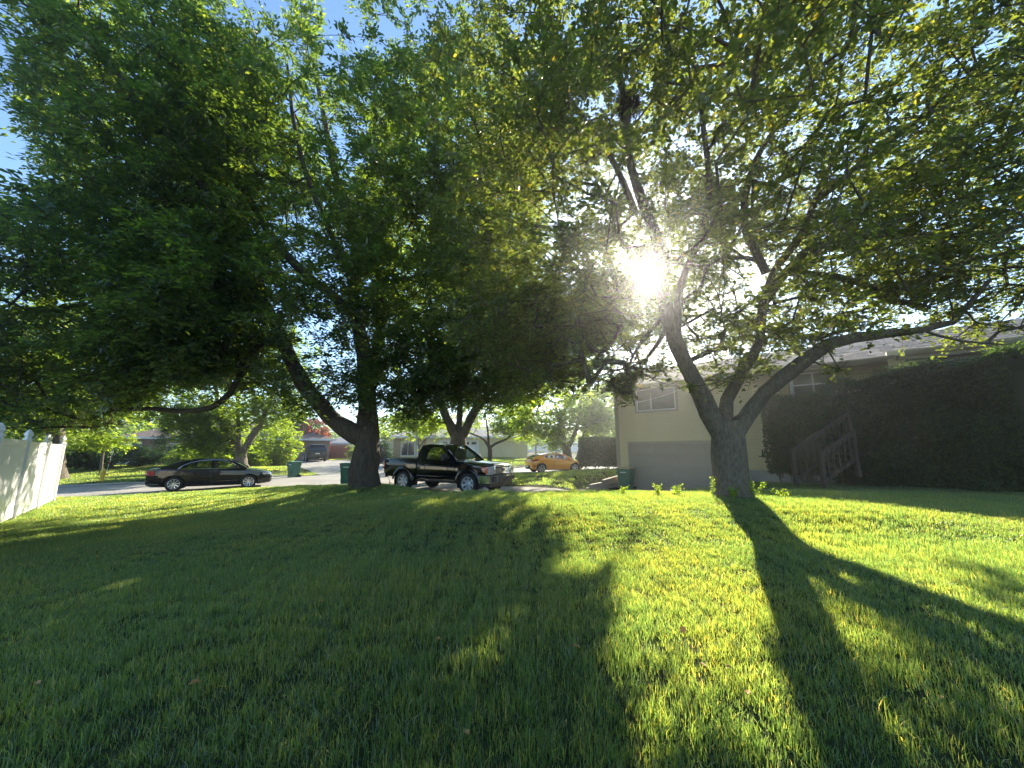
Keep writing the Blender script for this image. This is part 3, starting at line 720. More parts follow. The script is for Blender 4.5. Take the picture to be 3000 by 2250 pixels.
gr = MB()     # grille: surround and bars
for (y0, y1, z0, z1) in ((-.56, .56, 1.01, 1.065), (-.56, .56, .755, .79), (-.60, -.53, .755, 1.065), (.53, .60, .755, 1.065)): gr.bbox(2.47, 2.56, y0, y1, z0, z1, .012)
gro = gr.build('grille', 'chrome', truck, 40)
MB().box(2.46, 2.50, -.55, .55, .77, 1.04).build('grille_mesh', 'black_plastic', gro)
for z in (.955, .91, .865, .82): MB().bbox(2.49, 2.548, -.53, .53, z - .014, z + .014, .006).build('grille_bar', 'chrome', gro, 40)
em = MB(); n = 24; em.prism([(.13 * math.cos(2 * PI * i / n), .90 + .055 * math.sin(2 * PI * i / n)) for i in range(n)], 2.555, 2.568, 'x'); emo = em.build('emblem', 'chrome', gro)
em = MB(); em.prism([(.118 * math.cos(2 * PI * i / n), .90 + .046 * math.sin(2 * PI * i / n)) for i in range(n)], 2.568, 2.572, 'x'); em.build('emblem_face', 'emblem_blue', gro)
def text_mesh(body, size, shear=0.0):
    cu = bpy.data.curves.new('lettering', 'FONT'); cu.body = body; cu.size = size; cu.align_x = 'CENTER'; cu.align_y = 'CENTER'; cu.extrude = .002; cu.shear = shear
    o = bpy.data.objects.new('tmp_t', cu); C.objects.link(o); bpy.context.view_layer.update()
    me = bpy.data.meshes.new_from_object(o.evaluated_get(bpy.context.evaluated_depsgraph_get())); bpy.data.objects.remove(o); bpy.data.curves.remove(cu)
    return me
me = text_mesh('Ford', .085, .25); me.materials.clear(); me.transform(Matrix.Translation((2.575, 0, .90)) @ Matrix(((0, 0, 1, 0), (1, 0, 0, 0), (0, 1, 0, 0), (0, 0, 0, 1))))
obj('lettering', me, 'chrome', gro)
for sd in (1, -1):
    V = [(2.548, sd * .60, 1.03), (2.548, sd * .60, .79), (2.53, sd * .80, .70), (2.495, sd * .955, .76), (2.485, sd * .955, 1.015)]
    hl = MB(); hl.add(V + [(x - .16, y, z) for x, y, z in V], [(0, 1, 2, 3, 4), (0, 5, 6, 1), (1, 6, 7, 2), (2, 7, 8, 3), (4, 9, 5, 0), (3, 8, 9, 4)]); ho = hl.build('headlight', 'lamp_clear', truck)
    for yy in (.70, .83): MB().lathe([(0, -.01), (.05, -.006), (.062, 0), (.066, .012), (.05, .012)], 16, 'x', (2.535 - (yy - .7) * .2, sd * yy, .90)).build('reflector_bowl', 'steel_silver', ho, 40)
    V = [(2.497, sd * .962, .76), (2.33, sd * 1.012, .84), (2.24, sd * 1.022, .96), (2.26, sd * 1.018, 1.02), (2.487, sd * .962, 1.012)]
    h2 = MB(); h2.add(V + [(x - .02, y - sd * .09, z) for x, y, z in V], [(0, 1, 2, 3, 4), (0, 5, 6, 1), (1, 6, 7, 2), (2, 7, 8, 3), (3, 8, 9, 4), (4, 9, 5, 0)]); h2.build('turn_signal', 'lamp_amber', ho)
    tl = MB(); tl.bbox(-2.735, -2.63, sd * .90 - .085, sd * .90 + .085, .86, 1.19, .02); to = tl.build('tail_light', 'lamp_red', truck, 40)
    MB().bbox(-2.745, -2.65, sd * .905 - .082, sd * .905 + .084, .93, 1.02, .015).build('reverse_light', 'lamp_clear', to, 40)
    # door cut line, handle, window moulding
    y = sd * .994
    line(truck, [(-.42, y, 1.2), (-.44, y, .52), (.98, sd * .995, .52), (1.02, sd * .995, 1.0), (1.0, sd * .985, 1.2)], 'door_seam')
    MB().bbox(-.36, -.20, min(y, y + sd * .035), max(y, y + sd * .035), 1.04, 1.085, .012).build('door_handle', 'paint_black', truck, 40)
    MB().bbox(-.82, .95, min(sd * .99, sd * 1.008), max(sd * .99, sd * 1.008), .60, .645, .008).build('side_moulding', 'paint_black', truck, 40)
    mr = MB(); mr.bbox(.56, .74, min(sd * 1.02, sd * 1.27), max(sd * 1.02, sd * 1.27), 1.22, 1.46, .05); mr.tube([(.68, sd * .93, 1.27), (.66, sd * 1.06, 1.30)], .045, 8); mro = mr.build('wing_mirror', 'black_plastic', truck, 45)
    MB().bbox(-2.6, -1.0, sd * .90 - .05, sd * .90 + .05, 1.275, 1.305, .01).build('bed_rail', 'black_plastic', truck, 40)
    MB().bbox(-.9, .98, sd * .93 - .04, sd * .93 + .04, .40, .47, .015).build('rocker', 'black_plastic', truck, 40)
rb = MB(); rb.prism([(-2.86, -.55), (-2.90, 0), (-2.86, .55), (-2.82, .97), (-2.55, 1.0), (-2.55, .94), (-2.72, .9), (-2.72, -.9), (-2.55, -.94), (-2.55, -1.0), (-2.82, -.97)], .50, .68, 'z'); rb.build('rear_bumper', 'chrome', truck, 30)
MB().box(-3.02, -2.6, -.05, .05, .42, .49).build('tow_hitch', 'black_plastic', truck)
MB().box(-2.55, -.95, -.8, .8, .82, .845).build('bed_floor', 'black_plastic', truck)
un = MB(); un.tube([(-1.58, -.8, .39), (-1.58, .8, .39)], .06, 8); un.tube([(1.62, -.8, .36), (1.62, .8, .36)], .05, 8); un.box(-2.4, 2.2, -.5, -.4, .38, .52); un.box(-2.4, 2.2, .4, .5, .38, .52); un.lathe([(0, -.3), (.2, -.3), (.2, .3), (0, .3)], 12, 'y', (-2.25, 0, .50)); un.build('chassis', 'black_plastic', truck)
MB().bbox(.50, .60, -.12, .12, 1.63, 1.69, .02).build('rear_view_mirror', 'black_plastic', truck, 40)
for y in (-.35, .3): MB().tube([(1.13, y - .3, 1.235), (1.02, y + .1, 1.285)], .01, 5).build('wiper', 'black_plastic', truck)

# --- dark sedan at the kerb
SP = (np.array([-15.45, 17.6]) + np.array([-13.0, 19.05])) / 2 + SN * .55 + SU * .35; SHD = math.atan2(SU[1], SU[0])
sp = dict(cat='sedan', paint='paint_navy', w=.92, R=.33, tw=.225, axles=(1.42, -1.42), rim='multi',
  st=[(-2.46, .38, .88, .66, .58, .80), (-2.42, .28, .98, .80, .66, .88), (-2.25, .22, 1.03, .885, .70, .92), (-1.95, .2, 1.05, .905, .72, .94), (-1.42, .2, 1.04, .92, .76, .94), (-.6, .19, .99, .92, .80, .92), (.5, .19, .965, .92, .80, .89), (1.2, .19, .965, .915, .76, .87), (1.7, .2, .90, .905, .74, .80), (2.1, .22, .82, .87, .66, .73), (2.3, .26, .74, .77, .56, .66), (2.38, .32, .66, .62, .46, .60)],
  yf=lambda x, z: .86 - max(0, z - .93) * .48 - max(0, abs(x) - 1.0) * .08,
  outer=[(-1.98, .98), (-1.98, 1.05), (-1.55, 1.22), (-1.15, 1.35), (-.75, 1.425), (-.2, 1.455), (.2, 1.445), (.5, 1.385), (.85, 1.23), (1.28, .99), (1.28, .95), (-.3, .92)],
  holes=[[(-1.32, 1.02), (-1.15, 1.15), (-.86, 1.28), (-.55, 1.355), (-.15, 1.385), (-.13, 1.0)], [(-.02, 1.0), (-.03, 1.387), (.2, 1.378), (.42, 1.33), (.72, 1.18), (.92, 1.02)]],
  top=[(-1.96, 1.05), (-1.55, 1.22), (-1.15, 1.35), (-.75, 1.425), (-.2, 1.455), (.2, 1.445), (.5, 1.385), (.85, 1.23), (1.26, .995)], roof=(3, 6),
  floor=.80, seats=(.0, -.85), hz=1.27, wheelx=.5)
sedan, _ = build_car('parked_sedan', 'dark blue-black sedan with chrome window line parked at the near kerb', (SP[0], SP[1], road_z(*SP)), SHD, sp)
sedan.scale = (.97, .97, .97); yf = sp['yf']
for sd in (1, -1):
    arc = [(-1.36, 1.0), (-1.19, 1.16), (-.88, 1.30), (-.55, 1.378), (-.1, 1.405), (.2, 1.398), (.45, 1.345), (.76, 1.19), (.98, 1.0)]
    line(sedan, [(x, sd * (yf(x, z) + .008), z) for x, z in arc + [(-.2, .985), (-1.36, 1.0)]], 'window_trim', 'chrome', .012)
    tl = MB(); tl.prism([(-2.475, sd * .56), (-2.455, sd * .80), (-2.34, sd * .895), (-2.12, sd * .925), (-2.12, sd * .85), (-2.35, sd * .60)], .74, .93, 'z'); tl.build('tail_light', 'lamp_red', sedan)
    MB().prism([(-2.478, sd * .60), (-2.458, sd * .795), (-2.40, sd * .85), (-2.38, sd * .80), (-2.42, sd * .62)], .80, .865, 'z').build('reverse_light', 'lamp_clear', sedan)
    V = [(2.00, sd * .893, .76), (2.22, sd * .825, .735), (2.345, sd * .69, .69), (2.33, sd * .72, .60), (2.18, sd * .86, .62), (1.98, sd * .91, .70)]
    MB().add(V + [(x - .05, y - sd * .05, z) for x, y, z in V], [(0, 1, 2, 3, 4, 5), (0, 6, 7, 1), (3, 9, 10, 4), (4, 10, 11, 5), (5, 11, 6, 0)]).build('headlight', 'lamp_clear', sedan)
    y = .923 * sd
    for pts in ([(-.07, y, .93), (-.07, y, .28)], [(.98, sd * .92, .92), (1.0, sd * .92, .55), (.9, sd * .92, .28)], [(-1.2, sd * .915, .96), (-1.0, sd * .922, .62), (-.86, sd * .92, .28)]): line(sedan, pts, 'door_seam')
    for x in (-.86, .16): MB().bbox(x, x + .19, min(y, y + sd * .03), max(y, y + sd * .03), .80, .835, .01).build('door_handle', 'paint_navy', sedan, 40)
    MB().bbox(-2.45, -1.95, sd * .88 - .035, sd * .88 + .02, .33, .35, .008).build('bumper_strip', 'chrome', sedan)
mirrors(sedan, .88, .85, .98, 'paint_navy')
MB().box(-2.475, -2.45, -.25, .25, .62, .74).build('number_plate', 'plate', sedan)
MB().bbox(2.30, 2.40, -.34, .34, .48, .63, .02).build('grille', 'chrome', sedan)

# --- orange hatchback further along the street
OP = np.array([3.15, 29.6])
sp = dict(cat='hatchback', paint='paint_orange', w=.895, R=.335, tw=.22, axles=(1.32, -1.33), rim='five',
  st=[(-2.08, .40, .84, .62, .55, .76), (-2.03, .28, .93, .77, .62, .84), (-1.85, .22, .99, .865, .70, .90), (-1.33, .2, 1.02, .895, .74, .93), (-.6, .19, .985, .89, .78, .90), (.4, .19, .95, .89, .78, .87), (1.1, .19, .935, .89, .74, .84), (1.6, .2, .87, .88, .70, .77), (1.95, .23, .78, .82, .60, .69), (2.10, .28, .68, .70, .5, .61), (2.15, .34, .6, .56, .42, .55)],
  yf=lambda x, z: .84 - max(0, z - .92) * .5 - max(0, -x - 1.0) * .10,
  outer=[(-1.95, .94), (-1.93, 1.02), (-1.68, 1.16), (-1.3, 1.28), (-.8, 1.37), (-.2, 1.40), (.2, 1.38), (.55, 1.29), (.9, 1.14), (1.28, .965), (1.28, .93), (-.2, .89)],
  holes=[[(-1.18, 1.14), (-.88, 1.24), (-.5, 1.305), (-.3, 1.315), (-.26, 1.0), (-.7, 1.05)], [(-.18, .995), (-.2, 1.32), (.15, 1.31), (.42, 1.255), (.76, 1.10), (.94, .99)]],
  top=[(-1.93, 1.02), (-1.68, 1.16), (-1.3, 1.28), (-.8, 1.37), (-.2, 1.40), (.2, 1.38), (.55, 1.29), (.9, 1.14), (1.26, .965)], roof=(2, 6),
  floor=.78, seats=(.0, -.75), hz=1.22, wheelx=.5, rear_glass='glass_dark')
orange, _ = build_car('parked_hatchback', 'orange coupe-like hatchback parked on the street left of the clipped hedge', (OP[0], OP[1], road_z(*OP)), R(17), sp)
yf = sp['yf']
for sd in (1, -1):
    MB().add([(-2.03, sd * .815, .90), (-1.76, sd * .892, .985), (-1.48, sd * .902, .97), (-1.62, sd * .906, .88), (-1.86, sd * .89, .82), (-2.05, sd * .80, .81), (-2.09, sd * .60, .88), (-2.09, sd * .60, .82)], [(0, 1, 4), (1, 2, 3, 4), (0, 4, 5), (0, 5, 7, 6)]).build('tail_light', 'lamp_red', orange)
    MB().bbox(-1.89, -1.83, sd * .855 - .02, sd * .855 + .03, .42, .56, .01).build('reflector', 'lamp_red', orange)
    V = [(1.62, sd * .885, .80), (1.96, sd * .82, .745), (2.09, sd * .70, .67), (2.06, sd * .74, .60), (1.85, sd * .865, .66)]
    MB().add(V + [(x - .04, y - sd * .05, z) for x, y, z in V], [(0, 1, 2, 3, 4), (3, 8, 9, 4), (4, 9, 5, 0)]).build('headlight', 'lamp_clear', orange)
    line(orange, [(-.22, sd * .885, .92), (-.35, sd * .895, .6), (-.42, sd * .893, .26)], 'door_seam'); line(orange, [(.98, sd * .885, .90), (1.0, sd * .892, .5), (.92, sd * .892, .26)], 'door_seam')
    MB().bbox(-.16, .02, min(sd * .885, sd * .92), max(sd * .885, sd * .92), .80, .835, .01).build('door_handle', 'paint_orange', orange)
mirrors(orange, .82, .84, .95, 'paint_orange')
MB().prism([(-2.11, -.45), (-2.13, 0), (-2.11, .45), (-2.03, .62), (-1.95, .62), (-1.95, -.62), (-2.03, -.62)], .26, .52, 'z').build('rear_diffuser', 'black_plastic', orange)
MB().box(-2.145, -2.125, -.2, .2, .40, .51).build('number_plate', 'plate', orange)
MB().prism([(-1.72, 1.17), (-1.62, 1.21), (-1.30, 1.30), (-1.30, 1.275)], -.62, .62, 'y').build('spoiler', 'black_plastic', orange)
MB().tube([(-.75, 0, 1.39), (-.95, 0, 1.45)], .012, 6).build('aerial', 'black_plastic', orange)
MB().box(-2.14, -2.11, -.28, -.18, .30, .36).build('exhaust', 'chrome', orange)

# --- charcoal SUV up the neighbour's drive, seen from behind
VP = np.array([-20.1, 40.0])
sp = dict(cat='suv', paint='paint_charcoal', w=.92, R=.36, tw=.23, axles=(1.35, -1.35), rim='five',
  st=[(-2.27, .45, .98, .74, .68, .9), (-2.22, .34, 1.06, .86, .74, .98), (-1.9, .28, 1.10, .91, .80, 1.02), (-1.35, .26, 1.10, .92, .82, 1.02), (0, .25, 1.06, .92, .82, .98), (1.0, .25, 1.05, .92, .80, .96), (1.6, .26, 1.0, .91, .76, .9), (2.1, .3, .92, .84, .66, .82), (2.25, .36, .82, .68, .52, .74)],
  yf=lambda x, z: .87 - max(0, z - 1.0) * .36,
  outer=[(-2.1, 1.02), (-2.05, 1.12), (-1.75, 1.50), (-1.5, 1.63), (-.8, 1.68), (0, 1.68), (.4, 1.60), (.8, 1.36), (1.2, 1.08), (1.2, 1.02), (-.2, .98)],
  holes=[[(-1.72, 1.2), (-1.5, 1.42), (-1.1, 1.52), (-1.1, 1.14)], [(-1.0, 1.12), (-1.0, 1.54), (-.1, 1.57), (-.1, 1.10)], [(0, 1.10), (0, 1.57), (.3, 1.53), (.62, 1.32), (.85, 1.10)]],
  top=[(-2.05, 1.12), (-1.75, 1.50), (-1.5, 1.63), (-.8, 1.68), (0, 1.68), (.4, 1.60), (.8, 1.36), (1.2, 1.08)], roof=(2, 5),
  floor=.9, seats=(.0, -.8), hz=1.42, wheelx=.5, rear_glass='glass_dark')
suv, _ = build_car('parked_suv', 'charcoal SUV seen from behind on the pale drive across the street', (VP[0], VP[1], road_z(*VP)), R(122), sp)
for sd in (1, -1): MB().add([(-2.25, sd * .60, .98), (-2.16, sd * .84, 1.04), (-1.95, sd * .912, 1.02), (-1.98, sd * .915, .93), (-2.18, sd * .86, .90), (-2.268, sd * .62, .90)], [(0, 1, 2, 3, 4, 5)]).build('tail_light', 'lamp_red', suv)
mirrors(suv, .82, .87, 1.06, 'paint_charcoal')
MB().box(-2.30, -2.275, -.2, .2, .72, .83).build('number_plate', 'plate', suv)
MB().prism([(-2.29, -.7), (-2.29, .7), (-2.16, .88), (-2.1, -.88)], .34, .52, 'z').build('rear_bumper', 'black_plastic', suv)
MB().prism([(-1.86, 1.60), (-1.80, 1.64), (-1.45, 1.665), (-1.5, 1.63)], -.62, .62, 'y').build('spoiler', 'paint_charcoal', suv)

# ------------------------------------------------------------------ wheelie bins
def make_bin(label, loc, rz, lid_mat, lid_up=False):
    t = thing('wheeled_bin', label, 'bin', loc, rz, 'green wheeled bins')
    b = MB(); w0, w1, d0, d1, H = .235, .29, .22, .30, .98
    n = lambda w, d, z: [(-w, -d, z), (w, -d, z), (w, d, z), (-w, d, z)]
    rings = [n(w0, d0, .03), n(w0 + .02, d0 + .02, .30), n(w0 + .02 - .012, d0 + .02 - .012, .305), n(w1 - .012, d1 - .012, .80), n(w1, d1, .805), n(w1, d1, H), n(w1 + .03, d1 + .03, H), n(w1 + .03, d1 + .03, H + .035)]
    V = [p for r in rings for p in r]; F = [(4 * i + j, 4 * i + (j + 1) % 4, 4 * i + 4 + (j + 1) % 4, 4 * i + 4 + j) for i in range(len(rings) - 1) for j in range(4)] + [(0, 1, 2, 3), tuple(range(len(V) - 4, len(V)))]
    b.add(V, F); b.build('body', 'bin_green', t)
    MB().prism([(-w1 - .035, H + .04), (w1 + .035, H + .04), (w1 + .02, H + .075), (0, H + .10), (-w1 - .02, H + .075)], -d1 - .05, d1 + .03, 'y').build('lid', lid_mat, t)
    MB().tube([(-.22, d1 + .03, H), (-.22, d1 + .09, H + .02), (.22, d1 + .09, H + .02), (.22, d1 + .03, H)], .016, 8).build('handle', 'bin_green', t)
    for sx in (-1, 1): MB().lathe([(.0, 0), (.04, 0), (.12, .01), (.125, .03), (.12, .06), (.04, .07), (0, .07)], 20, 'x', (sx * .26 + (-.07 if sx < 0 else 0), .22, .125)).build('wheel', 'rubber', t, 40)
    MB().tube([(-.26, .22, .125), (.26, .22, .125)], .014, 8).build('axle', 'metal_grey', t)
    MB().box(-.13, .13, -.302, -.286, .845, .875).build('label_strip', 'plate', t)
    MB().box(-.10, .10, -d0 - .062, -d0 - .045, .34, .62).build('front_rib', 'bin_green', t)
    return t
make_bin('green wheeled bin standing at the far kerb in front of the pale drive', (-14.1, 25.5, gz1(-14.1, 25.5) - .02), R(-25), 'bin_green')
make_bin('green wheeled bin half hidden behind the big tree trunk', (-8.42, 20.2, road_z(-8.42, 20.2) + .01), R(8), 'bin_green')
make_bin('green wheeled bin with tan lid beside the garage door', (5.0, 17.35, road_z(5.0, 17.35) + .012), R(-38), 'bin_tan')

# ------------------------------------------------------------------ fire hydrant with its flag rod
hp = (-23.7, 22.9); hy = thing('fire_hydrant', 'yellow fire hydrant with a thin red and white marker rod', 'hydrant', (hp[0], hp[1], gz1(*hp)), R(20))
MB().lathe([(0, 0), (.17, 0), (.17, .05), (.11, .06), (.105, .45), (.14, .47), (.14, .52), (.125, .53), (.11, .62), (.06, .69), (.03, .70), (.03, .75), (0, .75)], 18).build('barrel', 'hydrant_yellow', hy, 40)
for a in (0, PI / 2, PI):
    c_, s_ = math.cos(a), math.sin(a); MB().tube([(c_ * .08, s_ * .08, .38), (c_ * .17, s_ * .17, .38), (c_ * .175, s_ * .175, .38), (c_ * .22, s_ * .22, .38)], [.055, .055, .07, .06], 10).build('nozzle_cap', 'hydrant_yellow', hy, 40)
rp = [(.13, 0, .45), (.16, 0, .62), (.30, 0, 1.75)]
fr = MB().tube(rp, .012, 6).build('marker_rod', 'white_paint', hy)
for a, b in ((.30, .42), (.62, .72)):
    p = np.array(rp[1]); q = np.array(rp[2]); MB().tube([p + (q - p) * a, p + (q - p) * b], .016, 6).build('red_band', 'red_paint', fr)

# ------------------------------------------------------------------ houses across the street
def far_house(name, label, p, rz, L, D, H, pitch, wall, roof, ov=.5, wins=(), doors=(), hip=True):
    t = thing(name, label, 'house', (p[0], p[1], gz1(*p) - .1), rz)
    MB().box(0, L, 0, D, -.4, H).build('wall', wall, t)
    rz_ = H + pitch * (D / 2 + ov); r = MB(); a = -ov; i = D / 2 + ov if hip else 0
    V = [(a, a, H), (L + ov, a, H), (L + ov, D + ov, H), (a, D + ov, H), (a + i, D / 2, rz_), (L + ov - i, D / 2, rz_)]
    r.add(V, [(0, 1, 5, 4), (1, 2, 5), (2, 3, 4, 5), (3, 0, 4), (3, 2, 1, 0)]); ro = r.build('roof', roof, t)
    MB().box(a - .03, L + ov + .03, a - .06, a - .01, H - .14, H + .05).build('gutter', 'white_paint', t)
    for (x0, x1, z0, z1) in wins:
        w = MB()
        for (b0, b1, c0, c1) in ((x0 - .08, x1 + .08, z1, z1 + .08), (x0 - .08, x1 + .08, z0 - .1, z0), (x0 - .08, x0, z0, z1), (x1, x1 + .08, z0, z1), ((x0 + x1) / 2 - .025, (x0 + x1) / 2 + .025, z0, z1)): w.box(b0, b1, -.06, .02, c0, c1)
        wo = w.build('window', 'white_paint', t); MB().box(x0, x1, -.02, -.01, z0, z1).build('pane', 'glass_dark', wo)
    for (x0, x1, z1, m_) in doors:
        d = MB().box(x0, x1, -.035, -.01, 0, z1).build('door', m_, t)
        f = MB()
        for (b0, b1, c0, c1) in ((x0 - .1, x0, 0, z1 + .1), (x1, x1 + .1, 0, z1 + .1), (x0, x1, z1, z1 + .1)): f.box(b0, b1, -.06, .01, c0, c1)
        f.build('door_frame', 'white_paint', t)
    return t, ro
p0 = at(345, 1350, 36); p1 = at(900, 1350, 43)
brz = math.atan2(p1[1] - p0[1], p1[0] - p0[0])
bh, bro = far_house('brick_house', 'low brown brick house with brown roof behind shrubs across the street', (p0[0], p0[1]), brz, 17.5, 9, 2.6, .36, 'brick', 'shingle_brown', .6, wins=((3.4, 4.2, .6, 2.0), (6.4, 7.8, .7, 2.0), (10.4, 12.0, .7, 2.0), (13.2, 14.4, .7, 2.0)), doors=((4.9, 5.8, 2.1, 'glass_dark'),))
MB().box(-.02, 1.5, -.05, .3, -.3, 2.2).build('white_side_wall', 'white_paint', bh)
MB().box(5.4, 6.3, 4.2, 5.1, 3.0, 5.0).build('chimney', 'brick', bro)
p0 = at(1128, 1325, 46); p1 = at(1560, 1325, 47)
ch, _ = far_house('cream_house', 'cream house with tan shutters and white trimmed garage behind the pickup', (p0[0], p0[1]), math.atan2(p1[1] - p0[1], p1[0] - p0[0]), 16.8, 9, 2.75, .3, 'cream', 'shingle_grey', .5, wins=((1.9, 3.4, .6, 2.1),), doors=((6.4, 10.9, 2.35, 'white_paint'),))
for x in (.95, 3.9): MB().box(x, x + .85, -.05, -.01, .3, 2.5).build('shutter', 'tan_panel', ch)
for i in range(5): MB().box(6.7 + i * .85, 7.25 + i * .85, -.05, -.036, 1.85, 2.15).build('garage_pane', 'glass_dark', ch)
MB().box(-.1, 16.9, -.12, .05, -.4, .15).build('plinth', 'old_wood', ch)
p0 = at(925, 1345, 62)
far_house('grey_house', 'small grey house with pale roof beyond the brown wooden fence', (p0[0], p0[1]), R(4), 10, 8, 2.5, .3, 'grey_siding', 'shingle_grey')
p0 = at(1575, 1325, 84)
far_house('far_tan_house', 'tan house with low pale roof rising behind the far white fence', (p0[0] - 10, p0[1]), R(-3), 14, 9, 3.2, .42, 'cream', 'shingle_brown')
# brown wooden fence beside the SUV: boards, then posts
p0 = at(940, 1348, 52); p1 = at(1035, 1348, 50)
wf = thing('wooden_fence', 'reddish brown wooden fence right of the charcoal SUV', 'fence', (p0[0], p0[1], gz1(p0[0], p0[1])), math.atan2(p1[1] - p0[1], p1[0] - p0[0]))
bme = MB().prism([(-.068, 0), (.068, 0), (.068, 1.72), (.03, 1.8), (-.03, 1.8), (-.068, 1.72)], -.01, .012, 'y').mesh('board'); bme.materials.append(M['cedar'])
for i in range(34): obj('board', bme, None, wf, (.07 + i * .143, 0, .03 + .01 * (i % 3)))
for z in (.35, 1.4): MB().box(0, 4.9, .015, .06, z, z + .09).build('rail', 'cedar', wf)
# far white fence made of panels
p0 = at(1425, 1331, 72); p1 = at(1800, 1331, 72)
ff = thing('far_white_fence', 'long white panel fence far beyond the street, behind the dark multi-stemmed tree', 'fence', (p0[0], p0[1], gz1(p0[0], p0[1])), 0)
for i in range(10):
    x = i * 2.45; z = gz1(p0[0] + x, p0[1]) - ff.location.z
    MB().bbox(x - .08, x + .08, -.08, .08, z - .2, z + 1.95, .01).build('post', 'vinyl', ff); MB().box(x + .08, x + 2.37, -.03, .03, z + .05, z + 1.85).build('fence_panel', 'vinyl', ff)
# electric box in front of it, utility pole by the cream house
p0 = at(1515, 1326, 66); ub = thing('utility_box', 'small grey utility box standing before the far white fence', 'box', (p0[0], p0[1], gz1(p0[0], p0[1]))); MB().bbox(-.55, .55, -.4, .4, 0, .85, .04).build('cabinet', 'metal_grey', ub); MB().bbox(-.6, .6, -.45, .45, .85, .92, .02).build('cover', 'metal_grey', ub)
p0 = at(1219, 1335, 38); up = thing('street_pole', 'slim grey pole standing before the cream house', 'pole', (p0[0], p0[1], gz1(p0[0], p0[1]))); MB().tube([(0, 0, -.2), (0, 0, 6.5)], [.13, .09], 12).build('pole', 'metal_grey', up, 60)
MB().lathe([(.13, 0), (.2, 0), (.2, .08), (.13, .1)], 12).build('base_collar', 'metal_grey', up)
# mailbox-like white box at the far kerb
mb_ = (-16.3, 25.1); mbx = thing('white_meter_box', 'little white box on a stake in the grass left of the kerbside bin', 'box', (mb_[0], mb_[1], gz1(*mb_))); MB().tube([(0, 0, -.1), (0, 0, .25)], .03, 6).build('stake', 'metal_grey', mbx); MB().bbox(-.2, .2, -.1, .1, .22, .45, .03).build('box', 'white_paint', mbx)

# ------------------------------------------------------------------ foliage
# where the photograph shows sun on the ground: crowns are left open along the sun rays that reach these patches
LIT = [([(1500,1447),(2075,1447),(2130,1520),(2180,1640),(2215,1760),(2240,1900),(2300,2010),(2330,2130),(2345,2260),(1850,2260),(1770,2060),(1745,1950),(1770,1800),(1840,1690),(1900,1600),(1720,1580),(1560,1530)], .02),
       ([(1370,1460),(1760,1450),(1900,1600),(1800,1690),(1640,1700),(1560,1690),(1640,1610),(1500,1560),(1390,1500)], .30),
       ([(2235,1465),(2540,1495),(2600,1545),(2700,1600),(2830,1720),(2960,1850),(2960,1895),(2800,1830),(2620,1740),(2480,1660),(2380,1590),(2290,1530)], .05),
       ([(2680,1510),(3000,1625),(3000,1690),(2850,1640),(2740,1580)], .06),
       ([(2505,1840),(2560,1860),(2640,1960),(2590,1975),(2530,1920)], .05),
       ([(2470,1990),(2540,2070),(2640,2130),(2790,2260),(2600,2260),(2520,2130)], .08),
       ([(-60,1830),(200,1745),(400,1700),(420,1720),(190,1800),(-60,1850)], .06),
       ([(-60,1865),(200,1815),(190,1850),(-60,1900)], .08),
       ([(180,1520),(420,1478),(700,1452),(960,1437),(1050,1436),(1050,1450),(760,1490),(480,1520),(260,1545),(160,1560)], .12),
       ([(1150,1490),(1300,1455),(1480,1440),(1490,1465),(1300,1500),(1180,1530)], .12),
       ([(800,1640),(1050,1545),(1080,1550),(830,1650)], .7), ([(1200,1700),(1340,1640),(1400,1650),(1260,1710)], .7),
       ([(130,1372),(430,1370),(430,1402),(140,1412)], .15), ([(690,1358),(850,1348),(850,1385),(720,1388)], .15), ([(880,1360),(1080,1362),(1090,1392),(880,1402)], .3), ([(1120,1348),(1170,1348),(1170,1402),(1120,1402)], .2), ([(1440,1322),(1560,1322),(1560,1365),(1440,1370)], .15), ([(1430,1390),(1600,1385),(1700,1385),(1560,1410),(1430,1415)], .4)]
def sunlit_keep(P, rs, ground_too=True):
    """Keep mask: drops the leaves that would shade the sunlit patches, and those right in front of the sun."""
    d = P - np.array([0, 0, CZ]); d /= np.linalg.norm(d, axis=1)[:, None]; hole = (d @ SUN) < math.cos(R(1.5))
    if not ground_too: return hole
    z = np.full(len(P), .2)
    for _ in range(2):
        t = (P[:, 2] - z) / SUN[2]; gxx = P[:, 0] - SUN[0] * t; gyy = P[:, 1] - SUN[1] * t
        if _ == 0: z = base_h(np.clip(gxx, -60, 60), np.clip(gyy, -40, 80)) + .04
    px, py, ok = proj(np.stack([gxx, gyy, z], -1)); u = rs.rand(len(P)); keep = np.ones(len(P), bool)
    for poly, k in LIT: keep &= ~(ok & in_poly(px, py, poly) & (u > k))
    lx, ly, ok = proj(P); keep |= in_poly(lx, ly, [(1690,1000),(1815,1010),(1845,1190),(1720,1240)]) & (u < .35) & (P[:, 1] < 9.2) & (P[:, 1] > 7.6)
    return keep & hole
def unit(v): return v / (np.linalg.norm(v, axis=-1, keepdims=True) + 1e-9)
